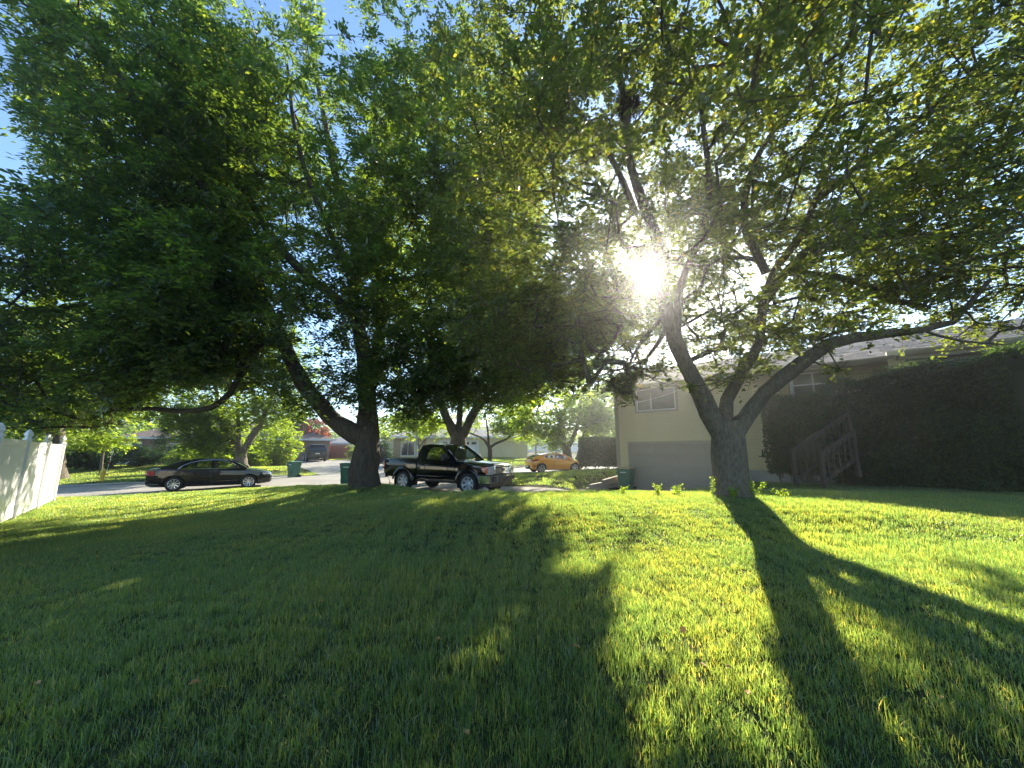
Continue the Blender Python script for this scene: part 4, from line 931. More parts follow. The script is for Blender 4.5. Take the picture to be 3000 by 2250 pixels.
def leaves(P, rs, L, W, up=.6, droop=.35, hexa=False, out=None, curl=.18, axis=None, nrm=None):
    """One small folded blade per point."""
    n = len(P); N = rs.randn(n, 3); N[:, 2] = np.abs(N[:, 2]) + up * 2
    if out is not None: N += out
    if nrm is not None: N = N * .55 + nrm * 1.5
    N = unit(N); T = rs.randn(n, 3); T[:, 2] -= droop * 2
    if axis is not None: T = T * .75 + axis * 1.5
    if out is not None: T += out * .6
    T = unit(T - N * (T * N).sum(1, keepdims=True)); B = np.cross(N, T)
    s = (.65 + .7 * rs.rand(n))[:, None]; L = L * s; W = W * s
    if not hexa:
        V = np.stack([P, P + T * L * .45 + B * W * .5 + N * W * curl, P + T * L - N * L * .08, P + T * L * .45 - B * W * .5 + N * W * curl], 1)
        V = V.reshape(-1, 3); Q = np.arange(4 * n).reshape(n, 4)
        return V, np.concatenate([Q[:, [0, 1, 2]], Q[:, [0, 2, 3]]])
    o = [(0, 0), (.28, .46), (.68, .42), (1, 0), (.68, -.42), (.28, -.46)]
    V = np.stack([P + T * L * a + B * W * b + N * (W * curl * (abs(b) > .1) - L * .10 * a * a) for a, b in o], 1).reshape(-1, 3)
    Q = np.arange(6 * n).reshape(n, 6)
    return V, np.concatenate([Q[:, [0, 1, 2, 3]], Q[:, [0, 3, 4, 5]]])
def resample(pts, step):
    pts = np.array(pts, float); out = [pts[0]]
    # Catmull-Rom through the given joints
    P = np.vstack([2 * pts[0] - pts[1], pts, 2 * pts[-1] - pts[-2]])
    for i in range(1, len(P) - 2):
        k = max(1, int(np.linalg.norm(P[i + 1] - P[i]) / step))
        for j in range(1, k + 1):
            t = j / k; a, b, c, d = P[i - 1], P[i], P[i + 1], P[i + 2]
            out.append(.5 * ((2 * b) + (c - a) * t + (2 * a - 5 * b + 4 * c - d) * t * t + (3 * b - a - 3 * c + d) * t ** 3))
    return np.array(out)
def seg_mesh(P0, P1, r0, r1, n=4):
    """Many little tapered sticks as one mesh."""
    D = unit(P1 - P0); ref = np.where(np.abs(D[:, 2:3]) < .9, np.array([[0, 0, 1.]]), np.array([[1., 0, 0]])); A = unit(np.cross(D, ref)); B = np.cross(D, A)
    ts = 2 * PI * np.arange(n) / n; m = len(P0); V = np.empty((m, 2 * n, 3))
    for j, t in enumerate(ts):
        o = A * math.cos(t) + B * math.sin(t); V[:, j] = P0 + o * r0[:, None]; V[:, n + j] = P1 + D * .01 + o * r1[:, None]
    b = (np.arange(m) * 2 * n)[:, None]
    Q = np.concatenate([np.stack([b[:, 0] + j, b[:, 0] + (j + 1) % n, b[:, 0] + n + (j + 1) % n, b[:, 0] + n + j], 1) for j in range(n)])
    return V.reshape(-1, 3), Q
def blob_points(blobs, rs, thin=None, clump=.0, shell=2.4):
    out = []
    for (c, r, n) in blobs:
        d = unit(rs.randn(n, 3)); u = rs.rand(n, 1) ** (1 / shell); out.append(np.array(c) + d * u * np.array(r))
    P = np.concatenate(out)
    if clump:
        f = np.zeros(len(P))
        for _ in range(7): k = rs.randn(3) * 1.1; f += np.sin(P @ k + rs.rand() * 6.28)
        P = P[(f > -clump * 3) | (rs.rand(len(P)) < .25)]
    if thin is not None: P = P[thin(P, rs)]
    return P
def make_tree(name, label, base, limbs, blobs, leafm, barkm, seed, per=50, L=.10, W=.045, crad=.38, hexa=False, group=None, thin=None, cull=False, clump=.5, sides=12, twig=.0055, flare=1.5, up=.6, cat='tree', nest=False, zmin=.4, flat=.7, twigs=False):
    rs = np.random.RandomState(seed); t = thing(name, label, cat, tuple(base), 0, group); B = np.array(base, float)
    npos = []; npar = []; nrad = []; trunk = MB()
    for li, (pts, ra, rb) in enumerate(limbs):
        pl = resample(pts, .3); k = len(pl); fr = np.linspace(0, 1, k) ** .85; rr = ra + (rb - ra) * fr
        if li == 0 and flare > 1: rr = rr * (1 + (flare - 1) * np.exp(-np.linspace(0, 1, k) * 7))
        wob = 1 + .06 * np.sin(np.arange(k) * 1.7 + seed + li) + .04 * np.sin(np.arange(k) * .63 + li * 2); w = resample(pts, .3) - B
        w = w + rs.randn(k, 3) * (.06 * rr)[:, None]
        trunk.tube(w, rr * wob, sides, True)
        par = -1
        if npos: par = int(np.argmin(((np.array(npos) - pl[0]) ** 2).sum(1)))
        for i in range(k): npos.append(pl[i]); npar.append(par if i == 0 else len(npos) - 2); nrad.append(rr[i])
    nm = len(npos); Cc = blob_points(blobs, rs, thin, clump); Cc = Cc[Cc[:, 2] > B[2] + zmin]
    pos = np.empty((nm + len(Cc) * 8, 3)); pos[:nm] = npos; par = np.full(len(pos), -1); par[:nm] = npar; cnt = nm; ends = []
    skip = max(2, int(nm * .02)); dm = np.min(((Cc[:, None, :] - pos[None, skip:nm:2]) ** 2).sum(-1), 1) if nm < 900 else np.zeros(len(Cc))
    for c in Cc[np.argsort(dm)]:
        d = pos[skip:cnt] - c; dd = np.sqrt((d ** 2).sum(1)) + .5 * np.maximum(0, d[:, 2]); i = int(np.argmin(dd)) + skip; p = pos[i]; Ld = dd[i - skip]
        k = min(7, max(1, int(Ld / .45))); mid = (p + c) / 2 + rs.randn(3) * .10 * Ld + np.array([0, 0, .10 * Ld]); prev = i
        for j in range(1, k + 1):
            f = j / k; q = p * (1 - f) ** 2 + mid * 2 * f * (1 - f) + c * f * f; pos[cnt] = q; par[cnt] = prev; prev = cnt; cnt += 1
        ends.append(prev)
    pos = pos[:cnt]; par = par[:cnt]; load = np.zeros(cnt); load[ends] = 1
    for i in range(cnt - 1, nm - 1, -1): load[par[i]] += load[i]
    s = np.arange(nm, cnt); rad = twig * np.maximum(load, 1) ** .42
    if len(s):
        pr = np.minimum(rad[par[s]], rad[s] * 1.6 + .004); pr = np.where(par[s] < nm, rad[s] * 1.25, pr)
        ks = sunlit_keep((pos[par[s]] + pos[s]) / 2, rs, False) & sunlit_keep(pos[s], rs, False) | (rad[s] > .05); s = s[ks]; pr = pr[ks]
        V, Q = seg_mesh(pos[par[s]] - B, pos[s] - B, pr, rad[s]); br = mesh_quads('branches', V, Q); smooth(br); obj('branches', br, barkm, t)
    trunk.build('trunk', barkm, t, 60)
    E_ = pos[ends]; n = len(E_)
    cnts = rs.poisson(per, n) if per > 3 else np.full(n, per); px, py, ok = proj(E_); inside = ok & (px > -250) & (px < 3250) & (py > -250) & (py < 2400)
    big = np.where(inside, 1.0, 1.7); cnts = np.where(inside, cnts, np.maximum(1, cnts // 3))
    ci = np.repeat(np.arange(n), cnts); prevp = pos[par[np.array(ends)]]
    # every branch end carries a few drooping sprays, each spray a row of leaves along its own twig
    ns = 5; sdir = rs.randn(n, ns, 3); sdir[:, :, 2] = sdir[:, :, 2] * .6 - .15; sdir += unit(E_ - prevp)[:, None, :] * .9; sdir = unit(sdir); slen = crad * (.9 + .9 * rs.rand(n, ns, 1))
    si = rs.randint(0, ns, len(ci)); ax = sdir[ci, si]; f = rs.rand(len(ci), 1); P = E_[ci] + ax * slen[ci, si] * f - np.array([0, 0, 1]) * (f * f) * crad * .35 + rs.randn(len(ci), 3) * crad * .16 - (E_[ci] - prevp[ci]) * rs.rand(len(ci), 1) * .25
    nz = unit(rs.randn(n, ns, 3) * .6 + np.array([0, 0, 1.1])); nrm = nz[ci, si]
    sz = big[ci]; kp = sunlit_keep(P, rs, cull) & (P[:, 2] > B[2] + .05); P = P[kp]; sz = sz[kp]; ax = ax[kp]; nrm = nrm[kp]
    V, Q = leaves(P - B, rs, L * sz[:, None], W * sz[:, None], up, .35, hexa, axis=ax, nrm=nrm)
    cr = mesh_quads('crown', V, Q); o = obj('crown', cr, leafm, t)
    if twigs:   # the spray twigs themselves
        P0 = np.repeat(E_, ns, 0); P1 = P0 + (sdir * slen).reshape(-1, 3) * .9 - np.array([0, 0, crad * .28]); kp = np.repeat(inside, ns) & sunlit_keep(P1, rs, cull) & sunlit_keep(P0, rs, False); P0 = P0[kp]; P1 = P1[kp]
        V, Q = seg_mesh(P0 - B, P1 - B, np.full(len(P0), twig * .8), np.full(len(P0), twig * .3), 3); tw_ = obj('twigs', mesh_quads('twigs', V, Q), barkm, t); tw_['kind'] = 'stuff'
    return t
def A3(*p): return [at(*q) for q in p]

# --- the big ash on the left
b1 = np.array([-4.85, 13.0, gz1(-4.85, 13.0) - .05])
limbs1 = [([b1, at(1070, 1380, 13), at(1078, 1310, 13), at(1078, 1250, 13.1), at(1076, 1170, 13.2), at(1072, 1080, 13.3)], .41, .28),
  (A3((1072, 1285, 13.0), (1005, 1252, 12.9), (945, 1195, 12.8), (890, 1125, 12.6), (848, 1045, 12.4), (815, 965, 12.2), (770, 880, 12.0), (715, 780, 11.7)), .32, .13),
  (A3((820, 975, 12.2), (760, 1010, 11.8), (712, 1085, 11.6), (675, 1150, 11.5), (620, 1194, 11.4), (540, 1204, 11.3), (440, 1198, 11.2), (330, 1200, 11.0)), .12, .05),
  (A3((1074, 1110, 13.2), (1060, 1010, 13.2), (1042, 915, 13.1), (1036, 820, 13.1), (1045, 740, 13.2), (1030, 640, 13.3), (985, 520, 13.5), (960, 400, 13.6), (930, 250, 13.8)), .27, .07),
  (A3((1080, 1110, 13.3), (1105, 1020, 13.5), (1118, 920, 13.6), (1118, 830, 13.7), (1100, 760, 13.8), (1130, 660, 14.0), (1180, 540, 14.2), (1200, 400, 14.2), (1190, 220, 14.2)), .22, .06),
  (A3((1040, 930, 13.1), (985, 875, 12.8), (930, 830, 12.5), (875, 785, 12.2), (800, 700, 11.8), (740, 600, 11.5), (680, 460, 11.3)), .19, .06),
  (A3((790, 920, 12.1), (680, 900, 11.5), (560, 860, 11.0), (430, 840, 10.6), (280, 800, 10.4), (120, 770, 10.4)), .11, .04),
  (A3((715, 780, 11.7), (600, 680, 11.2), (480, 560, 10.9), (340, 420, 10.8), (200, 280, 10.9)), .11, .04),
  (A3((700, 760, 11.6), (620, 600, 10.6), (520, 440, 9.9), (400, 280, 9.5), (260, 120, 9.3), (140, 0, 9.3)), .12, .04),
  (A3((1100, 1100, 13.3), (1180, 1030, 13.3), (1270, 960, 13.2), (1360, 900, 13.0), (1450, 830, 13)), .10, .035),
  (A3((1038, 830, 13.1), (1000, 760, 13.0), (960, 660, 12.6), (900, 520, 12.4), (860, 350, 12.5), (840, 180, 12.8)), .12, .05)]
def thin1(P, rs):
    px, py, ok = proj(P); k = np.ones(len(P), bool); u = rs.rand(len(P))
    for poly, keep in (([(470,1110),(640,1130),(800,1160),(930,1230),(1010,1250),(1000,1460),(300,1460),(330,1240)], .02), ([(840,960),(960,930),(1010,1050),(960,1130),(880,1080)], .25), ([(-200,60),(70,100),(60,330),(90,520),(-200,560)], .06),
                       ([(900,780),(1020,800),(1030,900),(950,900)], .4), ([(1120,1240),(1550,1150),(1560,1460),(1120,1460)], .03), ([(-200,1285),(300,1265),(480,1215),(500,1460),(-200,1460)], .02), ([(1040,1190),(1150,1190),(1150,1450),(1000,1450)], .1)):
        k &= ~(in_poly(px, py, poly) & (u > keep))
    return k
make_tree('ash_tree', 'huge dark green spreading tree with forked trunk standing left of the pickup', b1, limbs1,
  [((-6, 13, 9.6), (7.5, 4.8, 6.6), 1750), ((-11.8, 11.5, 6.2), (5, 3.8, 4.6), 1150), ((-13.2, 11, 3.6), (3.6, 3.0, 1.9), 560), ((-8.0, 10.4, 5.6), (3.4, 2.4, 2.4), 620), ((-2, 12.8, 7.4), (3.6, 3.2, 5.0), 900), ((-3.6, 12.3, 3.3), (2.0, 1.5, 1.0), 150), ((-6, 13.5, 15), (6.0, 4.2, 4), 330), ((-12, 12.5, 11.5), (4.4, 3.2, 4), 620), ((-8.5, 12, 3.6), (3.2, 2.4, 1.5), 330), ((-1.6, 12.9, 4.6), (2.9, 2.2, 1.7), 330), ((-10.6, 9.6, 11.2), (4.2, 2.4, 3.6), 560), ((-12.6, 10, 14.5), (4.0, 2.6, 3.2), 330), ((-12.6, 9.6, 7.6), (2.6, 2.0, 2.6), 240), ((-1.2, 13.6, 14.6), (3.8, 2.8, 3.6), 420)],
  'leaf_ash', 'bark_ash', 11, per=72, L=.155, W=.064, crad=.36, cull=True, twigs=True, thin=thin1, clump=.28, sides=18, twig=.007, flare=1.32)

# --- the pear on the right, in front of the garage
b2 = np.array([4.13, 7.5, gz1(4.13, 7.5) - .06])
limbs2 = [([b2, at(2140, 1400, 7.5), at(2134, 1330, 7.5), at(2128, 1270, 7.52), at(2122, 1235, 7.52)], .30, .27),
  (A3((2125, 1290, 7.5), (2080, 1210, 7.5), (2030, 1110, 7.45), (1985, 1020, 7.4), (1955, 940, 7.3), (1945, 860, 7.2), (1940, 740, 7.1), (1885, 600, 7.0), (1840, 450, 6.9), (1835, 320, 6.8), (1800, 180, 6.7)), .19, .045),
  (A3((2140, 1290, 7.5), (2190, 1215, 7.45), (2240, 1150, 7.35), (2300, 1100, 7.2), (2360, 1055, 7.1), (2420, 1012, 7.0), (2500, 990, 6.95), (2600, 978, 6.9), (2700, 968, 6.85), (2790, 945, 6.8), (2840, 890, 6.8), (2900, 820, 6.7)), .19, .035),
  (A3((2120, 1260, 7.55), (2130, 1170, 7.8), (2175, 1090, 8.0), (2225, 1000, 8.1), (2235, 900, 8.1), (2270, 790, 8.0), (2340, 700, 7.7), (2400, 560, 7.4), (2470, 400, 7.2)), .14, .04),
  (A3((2240, 880, 8.1), (2300, 800, 7.8), (2360, 740, 7.5), (2450, 700, 7.2), (2600, 690, 7.0), (2750, 695, 6.8), (2900, 680, 6.7), (3080, 640, 6.6)), .11, .035),
  (A3((2300, 800, 7.9), (2450, 810, 7.4), (2600, 850, 7.2), (2720, 810, 7.0), (2860, 760, 6.9), (3050, 720, 6.8)), .075, .03),
  (A3((2245, 800, 8.0), (2180, 650, 7.6), (2195, 520, 7.2), (2235, 430, 7.0), (2300, 340, 6.8), (2380, 240, 6.5), (2420, 100, 6.2)), .10, .03),
  (A3((1860, 620, 7.0), (1800, 480, 7.1), (1720, 360, 7.2), (1640, 250, 7.3), (1540, 150, 7.4)), .075, .025),
  (A3((1945, 925, 7.3), (1880, 1000, 7.5), (1840, 1080, 7.6), (1850, 1150, 7.7), (1860, 1190, 7.7)), .05, .012),
  (A3((2790, 945, 6.8), (2690, 962, 6.85), (2820, 1000, 6.7), (2890, 1005, 6.6), (2950, 1010, 6.6)), .04, .012),
  (A3((1955, 960, 7.3), (1890, 1055, 7.6), (1800, 1085, 7.8), (1740, 1075, 7.9)), .05, .015),
  (A3((1985, 1020, 7.4), (1990, 850, 7.0), (2050, 700, 6.6), (2080, 560, 6.2), (2060, 380, 5.8), (2040, 200, 5.5)), .09, .03),
  (A3((2380, 600, 7.4), (2520, 480, 7.0), (2650, 380, 6.8), (2800, 260, 6.6)), .07, .025)]
def thin2(P, rs):
    px, py, ok = proj(P); k = np.ones(len(P), bool); u = rs.rand(len(P))
    for poly, keep in (([(2230,1010),(2420,1040),(2560,1015),(2800,990),(3050,1010),(3050,1500),(2230,1500)], .03), ([(2380,1040),(2440,960),(2640,930),(2760,940),(2860,900),(3100,860),(3100,1040),(2400,1060)], .22), ([(1890,1115),(2000,1120),(2100,1250),(2400,1160),(2400,1500),(1700,1500),(1700,1240),(1880,1210)], .02), ([(2440,880),(2760,900),(2820,960),(2500,975)], .35),
                       ([(1710,260),(1760,250),(1770,360),(1700,360)], .15), ([(1775,215),(1900,215),(1910,370),(1770,370)], .12), ([(2180,460),(2260,440),(2240,560),(2190,560)], .3), ([(1620,0),(1700,-20),(1720,130),(1640,130)], .3), ([(2000,0),(2200,-50),(2210,40),(2010,60)], .4)):
        k &= ~(in_poly(px, py, poly) & (u > keep))
    return k
make_tree('pear_tree', 'grey-barked forked tree with round leaves standing on the lawn before the garage', b2, limbs2,
  [((4.3, 7.2, 6.6), (5.6, 4.0, 4.2), 2000), ((.9, 8.2, 4.6), (2.5, 2.2, 2.1), 560), ((2.75, 8.1, 2.85), (.75, .6, .42), 90), ((8.8, 7, 5.2), (3, 2.4, 2.1), 560), ((8.6, 6.9, 3.55), (2.4, 1.2, .40), 90), ((4.5, 5, 8.6), (4.6, 2.6, 2.4), 560), ((1.2, 7, 8.0), (2.8, 2.4, 2.6), 460), ((1.9, 8.2, 3.2), (1.5, 1.2, .55), 110), ((9.5, 6, 8), (3, 2.4, 2.4), 420), ((7.2, 10.4, 4.5), (2.2, 1.5, .95), 190), ((4.6, 10.2, 5.2), (2.6, 1.4, 1.2), 260), ((.6, 7.4, 10), (2.6, 2, 1.9), 260), ((7.5, 8.6, 6.6), (2.8, 2.2, 1.8), 260), ((9.2, 7.4, 4.7), (2.2, 1.6, .8), 130)],
  'leaf_pear', 'bark_pear', 23, per=50, L=.076, W=.048, crad=.25, hexa=True, cull=True, twigs=True, thin=thin2, clump=.12, sides=18, twig=.0062, flare=1.35)

# --- trees along and across the street
def gp(px, py, Y, dz=-.05): p = at(px, py, Y); return np.array([p[0], p[1], gz1(p[0], p[1]) + dz])
bA = gp(705, 1372, 27)
make_tree('street_tree', 'grey-trunked street tree with bright leaves rising behind the dark sedan', bA, [([bA, at(704, 1345, 27), at(700, 1322, 27)], .42, .36), (A3((698, 1330, 27), (682, 1300, 27), (655, 1262, 27), (640, 1200, 26.8), (630, 1120, 26.6)), .24, .08), (A3((708, 1330, 27), (735, 1285, 27), (770, 1225, 27.1), (800, 1150, 27.2), (820, 1080, 27)), .26, .08), (A3((700, 1325, 27), (698, 1240, 27.4), (696, 1130, 27.6), (690, 1040, 27.6)), .16, .06)],
  [(at(700, 1060, 27), (5.5, 4.2, 3.6), 300), (at(600, 1225, 27), (2.8, 1.4, 1.6), 150), (at(800, 1200, 27.5), (2.2, 2, 1.3), 70), (at(635, 1290, 27), (1.8, 1.0, .9), 80)], 'leaf_street', 'bark_far', 31, cull=True, per=50, L=.24, W=.15, crad=.6, sides=12, twig=.01, clump=.5)
bB = gp(1345, 1405, 22)
make_tree('street_tree', 'thick-trunked tree with twin limbs rising directly behind the pickup cab', bB, [([bB, at(1343, 1340, 22), at(1342, 1290, 22), at(1345, 1260, 22)], .50, .44), (A3((1335, 1275, 22), (1310, 1225, 22), (1285, 1165, 21.8), (1265, 1090, 21.6), (1250, 980, 21.5)), .30, .10), (A3((1355, 1275, 22), (1385, 1215, 22), (1425, 1160, 22), (1460, 1090, 22), (1480, 980, 22)), .28, .09), (A3((1345, 1265, 22), (1350, 1150, 22.3), (1360, 1020, 22.5)), .2, .08)],
  [(at(1370, 960, 22), (6, 4.5, 4.6), 430), (at(1215, 1225, 22), (1.7, 1.5, .9), 60), (at(1500, 1130, 22), (3.2, 2.4, 1.7), 170), (at(1640, 1000, 22), (2.8, 2.4, 2.4), 220), (at(1745, 960, 21), (2.8, 2.4, 2.6), 240), (at(1570, 1050, 20), (3.0, 2.2, 1.7), 240), (at(1250, 760, 23), (4, 3.5, 3), 220)], 'leaf_street', 'bark_far', 37, per=52, L=.22, W=.13, crad=.55, cull=True, sides=12, twig=.009, clump=.45)
bC = gp(1435, 1331, 38)
make_tree('multi_stem_tree', 'low dark-limbed tree spreading from one base before the far white fence', bC, [([bC, at(1436, 1318, 38), at(1432, 1305, 38)], .22, .2), (A3((1432, 1308, 38), (1415, 1285, 38), (1385, 1272, 38), (1360, 1262, 38)), .14, .05), (A3((1432, 1306, 38), (1430, 1270, 38), (1425, 1235, 38), (1422, 1200, 38)), .14, .05), (A3((1438, 1310, 38), (1450, 1300, 38), (1475, 1290, 38), (1500, 1275, 38), (1520, 1255, 38)), .13, .05)],
  [(at(1445, 1215, 38), (3.8, 1.6, 2.0), 240), (at(1500, 1250, 38), (1.8, 1.5, .9), 60), (at(1380, 1240, 38), (1.6, 1.4, .9), 55)], 'leaf_light', 'bark_ash', 41, cull=True, per=30, L=.24, W=.14, crad=.5, sides=8, twig=.012, clump=.3)
bM = gp(1662, 1350, 33)
make_tree('maple_tree', 'bright yellow-green maple leaning over the orange hatchback', bM, [([bM, at(1662, 1325, 33), at(1655, 1300, 33)], .42, .34), (A3((1650, 1310, 33), (1640, 1285, 33), (1640, 1240, 33), (1625, 1180, 32.6)), .22, .07), (A3((1662, 1312, 33), (1680, 1280, 33), (1695, 1230, 33), (1705, 1160, 33)), .24, .07)],
  [(at(1650, 1175, 33), (4.4, 1.7, 2.8), 240), (at(1590, 1245, 32), (2.3, 1.0, 1.4), 130), (at(1730, 1225, 33), (2.3, 2.0, 1.2), 90), (at(1640, 1285, 32), (1.0, .9, .7), 25)], 'leaf_light', 'bark_far', 43, cull=True, per=48, L=.28, W=.18, crad=.5, sides=10, twig=.012, clump=.35)
bY = gp(1570, 1333, 46)
make_tree('young_tree', 'young round tree on a thin stem above the orange hatchback roof', bY, [([bY, at(1570, 1310, 46), at(1570, 1270, 46)], .09, .05)], [(at(1568, 1287, 46), (2.0, 1.7, 1.0), 90)], 'leaf_street', 'bark_ash', 47, per=26, L=.24, W=.13, crad=.38, sides=8, twig=.01, clump=.2, flare=1)
bF = gp(160, 1360, 24)
make_tree('tree_beyond_fence', 'brownish trunk and drooping crown of the tree just beyond the white fence posts', bF, [([bF, at(158, 1320, 24), at(165, 1260, 24), at(160, 1180, 24)], .5, .38), (A3((165, 1250, 24), (220, 1180, 23.5), (300, 1110, 23), (380, 1020, 22.5)), .22, .07), (A3((160, 1230, 24), (80, 1150, 23.5), (0, 1060, 23)), .22, .08)],
  [(at(150, 1020, 23), (7, 4.5, 4.3), 300), (at(40, 1190, 22), (3, 2.2, 1.3), 130), (at(330, 1170, 24), (3.2, 2.2, 1.2), 140)], 'leaf_street', 'bark_far', 53, cull=True, per=50, L=.24, W=.14, crad=.55, sides=10, twig=.01, clump=.5)
def bush(name, label, px, py, Y, r, n, leafm, seed, per=34, L=.16, W=.09, cone=False, cat='shrub', group=None, crad=.28):
    b = gp(px, py, Y, -.03); b[2] = gz1(b[0], b[1]) - .03; rs = random.Random(seed); limbs = []
    for k in range(4):
        a = k * 1.6 + rs.random(); limbs.append(([b + [.1 * math.cos(a), .1 * math.sin(a), 0], b + [r[0] * .25 * math.cos(a), r[1] * .25 * math.sin(a), r[2] * .6], b + [r[0] * (.12 if cone else .45) * math.cos(a), r[1] * (.12 if cone else .45) * math.sin(a), r[2] * (1.5 if cone else 1.2)]], .05, .02))
    if cone: blobs = [(b + [0, 0, r[2] * 2 * f], (r[0] * (1 - f * .85), r[1] * (1 - f * .85), r[2] * .32), int(n * (1.15 - f) / 3.5)) for f in np.linspace(.12, .93, 7)]
    else: blobs = [(b + [0, 0, r[2]], (r[0], r[1], r[2]), n), (b + [0, 0, r[2] * .6], (r[0] * .9, r[1] * .9, r[2] * .6), n // 3)]
    return make_tree(name, label, b, limbs, blobs, leafm, 'bark_far', seed, per=per, L=L, W=W, crad=crad, sides=6, twig=.008, clump=.15, flare=1, cat=cat, group=group, zmin=.1)
bush('arborvitae', 'tall dark conical evergreen against the brick house', 472, 1352, 33, (1.25, 1.2, 2.3), 420, 'leaf_dark', 61, L=.14, W=.06, cone=True)
bush('round_shrub', 'wide dark rounded shrub left of the conical evergreen', 405, 1358, 31.5, (1.7, 1.4, 1.0), 200, 'leaf_dark', 62, L=.13, W=.06)
bush('round_shrub', 'low olive shrub just right of the conical evergreen', 535, 1357, 32, (1.3, 1.1, .75), 130, 'leaf_street', 63)
bush('round_shrub', 'dark low shrub under the brick house window, behind the sedan roof', 615, 1360, 34, (1.7, 1.2, .9), 150, 'leaf_dark', 64)
bush('sunlit_shrub', 'small round sunlit shrub right of the grey street tree trunk', 740, 1352, 31, (.95, .8, .72), 110, 'leaf_light', 65)
bush('sunlit_shrub', 'large pale yellow-green shrub left of the kerbside bin', 800, 1352, 34, (2.1, 1.8, 2.0), 330, 'leaf_light', 66, L=.2, W=.11)
bush('sunlit_shrub', 'loose yellow-green bush below the street tree, in front of the brick wall', 628, 1352, 30, (1.5, 1.3, 1.5), 170, 'leaf_light', 67)
bush('dark_evergreen', 'tall shadowy evergreen behind the charcoal SUV', 868, 1345, 47, (3.2, 2.6, 3.2), 420, 'leaf_dark', 68, L=.3, W=.14)
bush('red_leaf_tree', 'coppery red-leaved small tree above the charcoal SUV', 915, 1340, 45, (1.9, 1.6, 2.4), 240, 'leaf_red', 69, L=.26, W=.13, cat='tree')
bush('dark_evergreen', 'dark conical evergreen at the corner of the cream house', 1122, 1332, 40, (1.0, 1.0, 1.5), 160, 'leaf_dark', 70, cone=True)
bush('foundation_shrub', 'green shrub beside the brown wooden fence', 1045, 1345, 46, (1.2, 1.0, .9), 100, 'leaf_street', 71)
bush('foundation_shrub', 'low shrub before the far white fence beside the maple trunk', 1745, 1330, 48, (1.5, 1.2, 1.0), 110, 'leaf_street', 72, L=.22, W=.12)
bush('foundation_shrub', 'shadowy shrub with loose branches left of the hydrant rod', 265, 1362, 29, (1.6, 1.3, .9), 150, 'leaf_dark', 73)
bush('foundation_shrub', 'second dark shrub at the white end wall of the brick house', 318, 1360, 32, (1.2, 1.1, .75), 100, 'leaf_dark', 74)
bT = gp(300, 1362, 27)
make_tree('ornamental_tree', 'flat-topped yellow-green small tree above the hydrant', bT, [([bT, at(300, 1335, 27), at(305, 1315, 27)], .09, .07), (A3((303, 1325, 27), (270, 1300, 27), (230, 1290, 27)), .05, .02), (A3((303, 1322, 27), (330, 1300, 27), (360, 1290, 27)), .05, .02)],
  [(at(300, 1292, 27), (2.1, 1.6, .6), 170), (at(225, 1290, 28), (1.8, 1.4, 1.0), 110)], 'leaf_light', 'bark_far', 76, cull=True, per=34, L=.17, W=.09, crad=.28, sides=8, twig=.008, clump=.2, flare=1)
bP = gp(1228, 1336, 40)
make_tree('small_street_tree', 'small leafy tree leaning beside the slim grey pole', bP, [([bP, at(1227, 1310, 40), at(1222, 1285, 40)], .16, .1), (A3((1226, 1312, 40), (1245, 1290, 40), (1262, 1275, 40)), .08, .03)], [(at(1195, 1250, 40), (3.8, 1.4, 1.5), 230), (at(1275, 1240, 40), (2.4, 1.2, 1.5), 120)], 'leaf_light', 'bark_far', 77, cull=True, per=34, L=.22, W=.12, crad=.4, sides=8, twig=.01, clump=.3)
bX = gp(1700, 1345, 40)
make_tree('back_tree', 'tall leafy tree rising between the maple and the beige house corner', bX, [([bX, at(1712, 1300, 40), at(1720, 1200, 40), at(1725, 1080, 40)], .4, .2)], [(at(1745, 1175, 40), (4.2, 1.6, 2.6), 200), (at(1790, 1240, 38), (2.6, 2, 1.4), 100)], 'leaf_light', 'bark_far', 78, cull=True, per=44, L=.34, W=.2, crad=.65, sides=8, twig=.012, clump=.3)

# --- distant woods: one mass behind everything
rs = np.random.RandomState(90); Pw = []
for i in range(150):
    a = rs.uniform(-62, 66); d = rs.uniform(75, 125); h = rs.uniform(4.0, 6.5); c = np.array([math.sin(R(a)) * d, math.cos(R(a)) * d, h * .55 + .5]); r = np.array([rs.uniform(4, 7), 4, h * .8])
    dd = unit(rs.randn(420, 3)); Pw.append(c + dd * (rs.rand(420, 1) ** .35) * r)
Pw = np.concatenate(Pw); Pw = Pw[Pw[:, 2] > .3]; V, Q = leaves(Pw, rs, .85, .5)
tag(obj('distant_woods', mesh_quads('distant_woods', V, Q), 'leaf_street'), 'band of far green trees closing the view behind the houses', 'woods', kind='stuff')

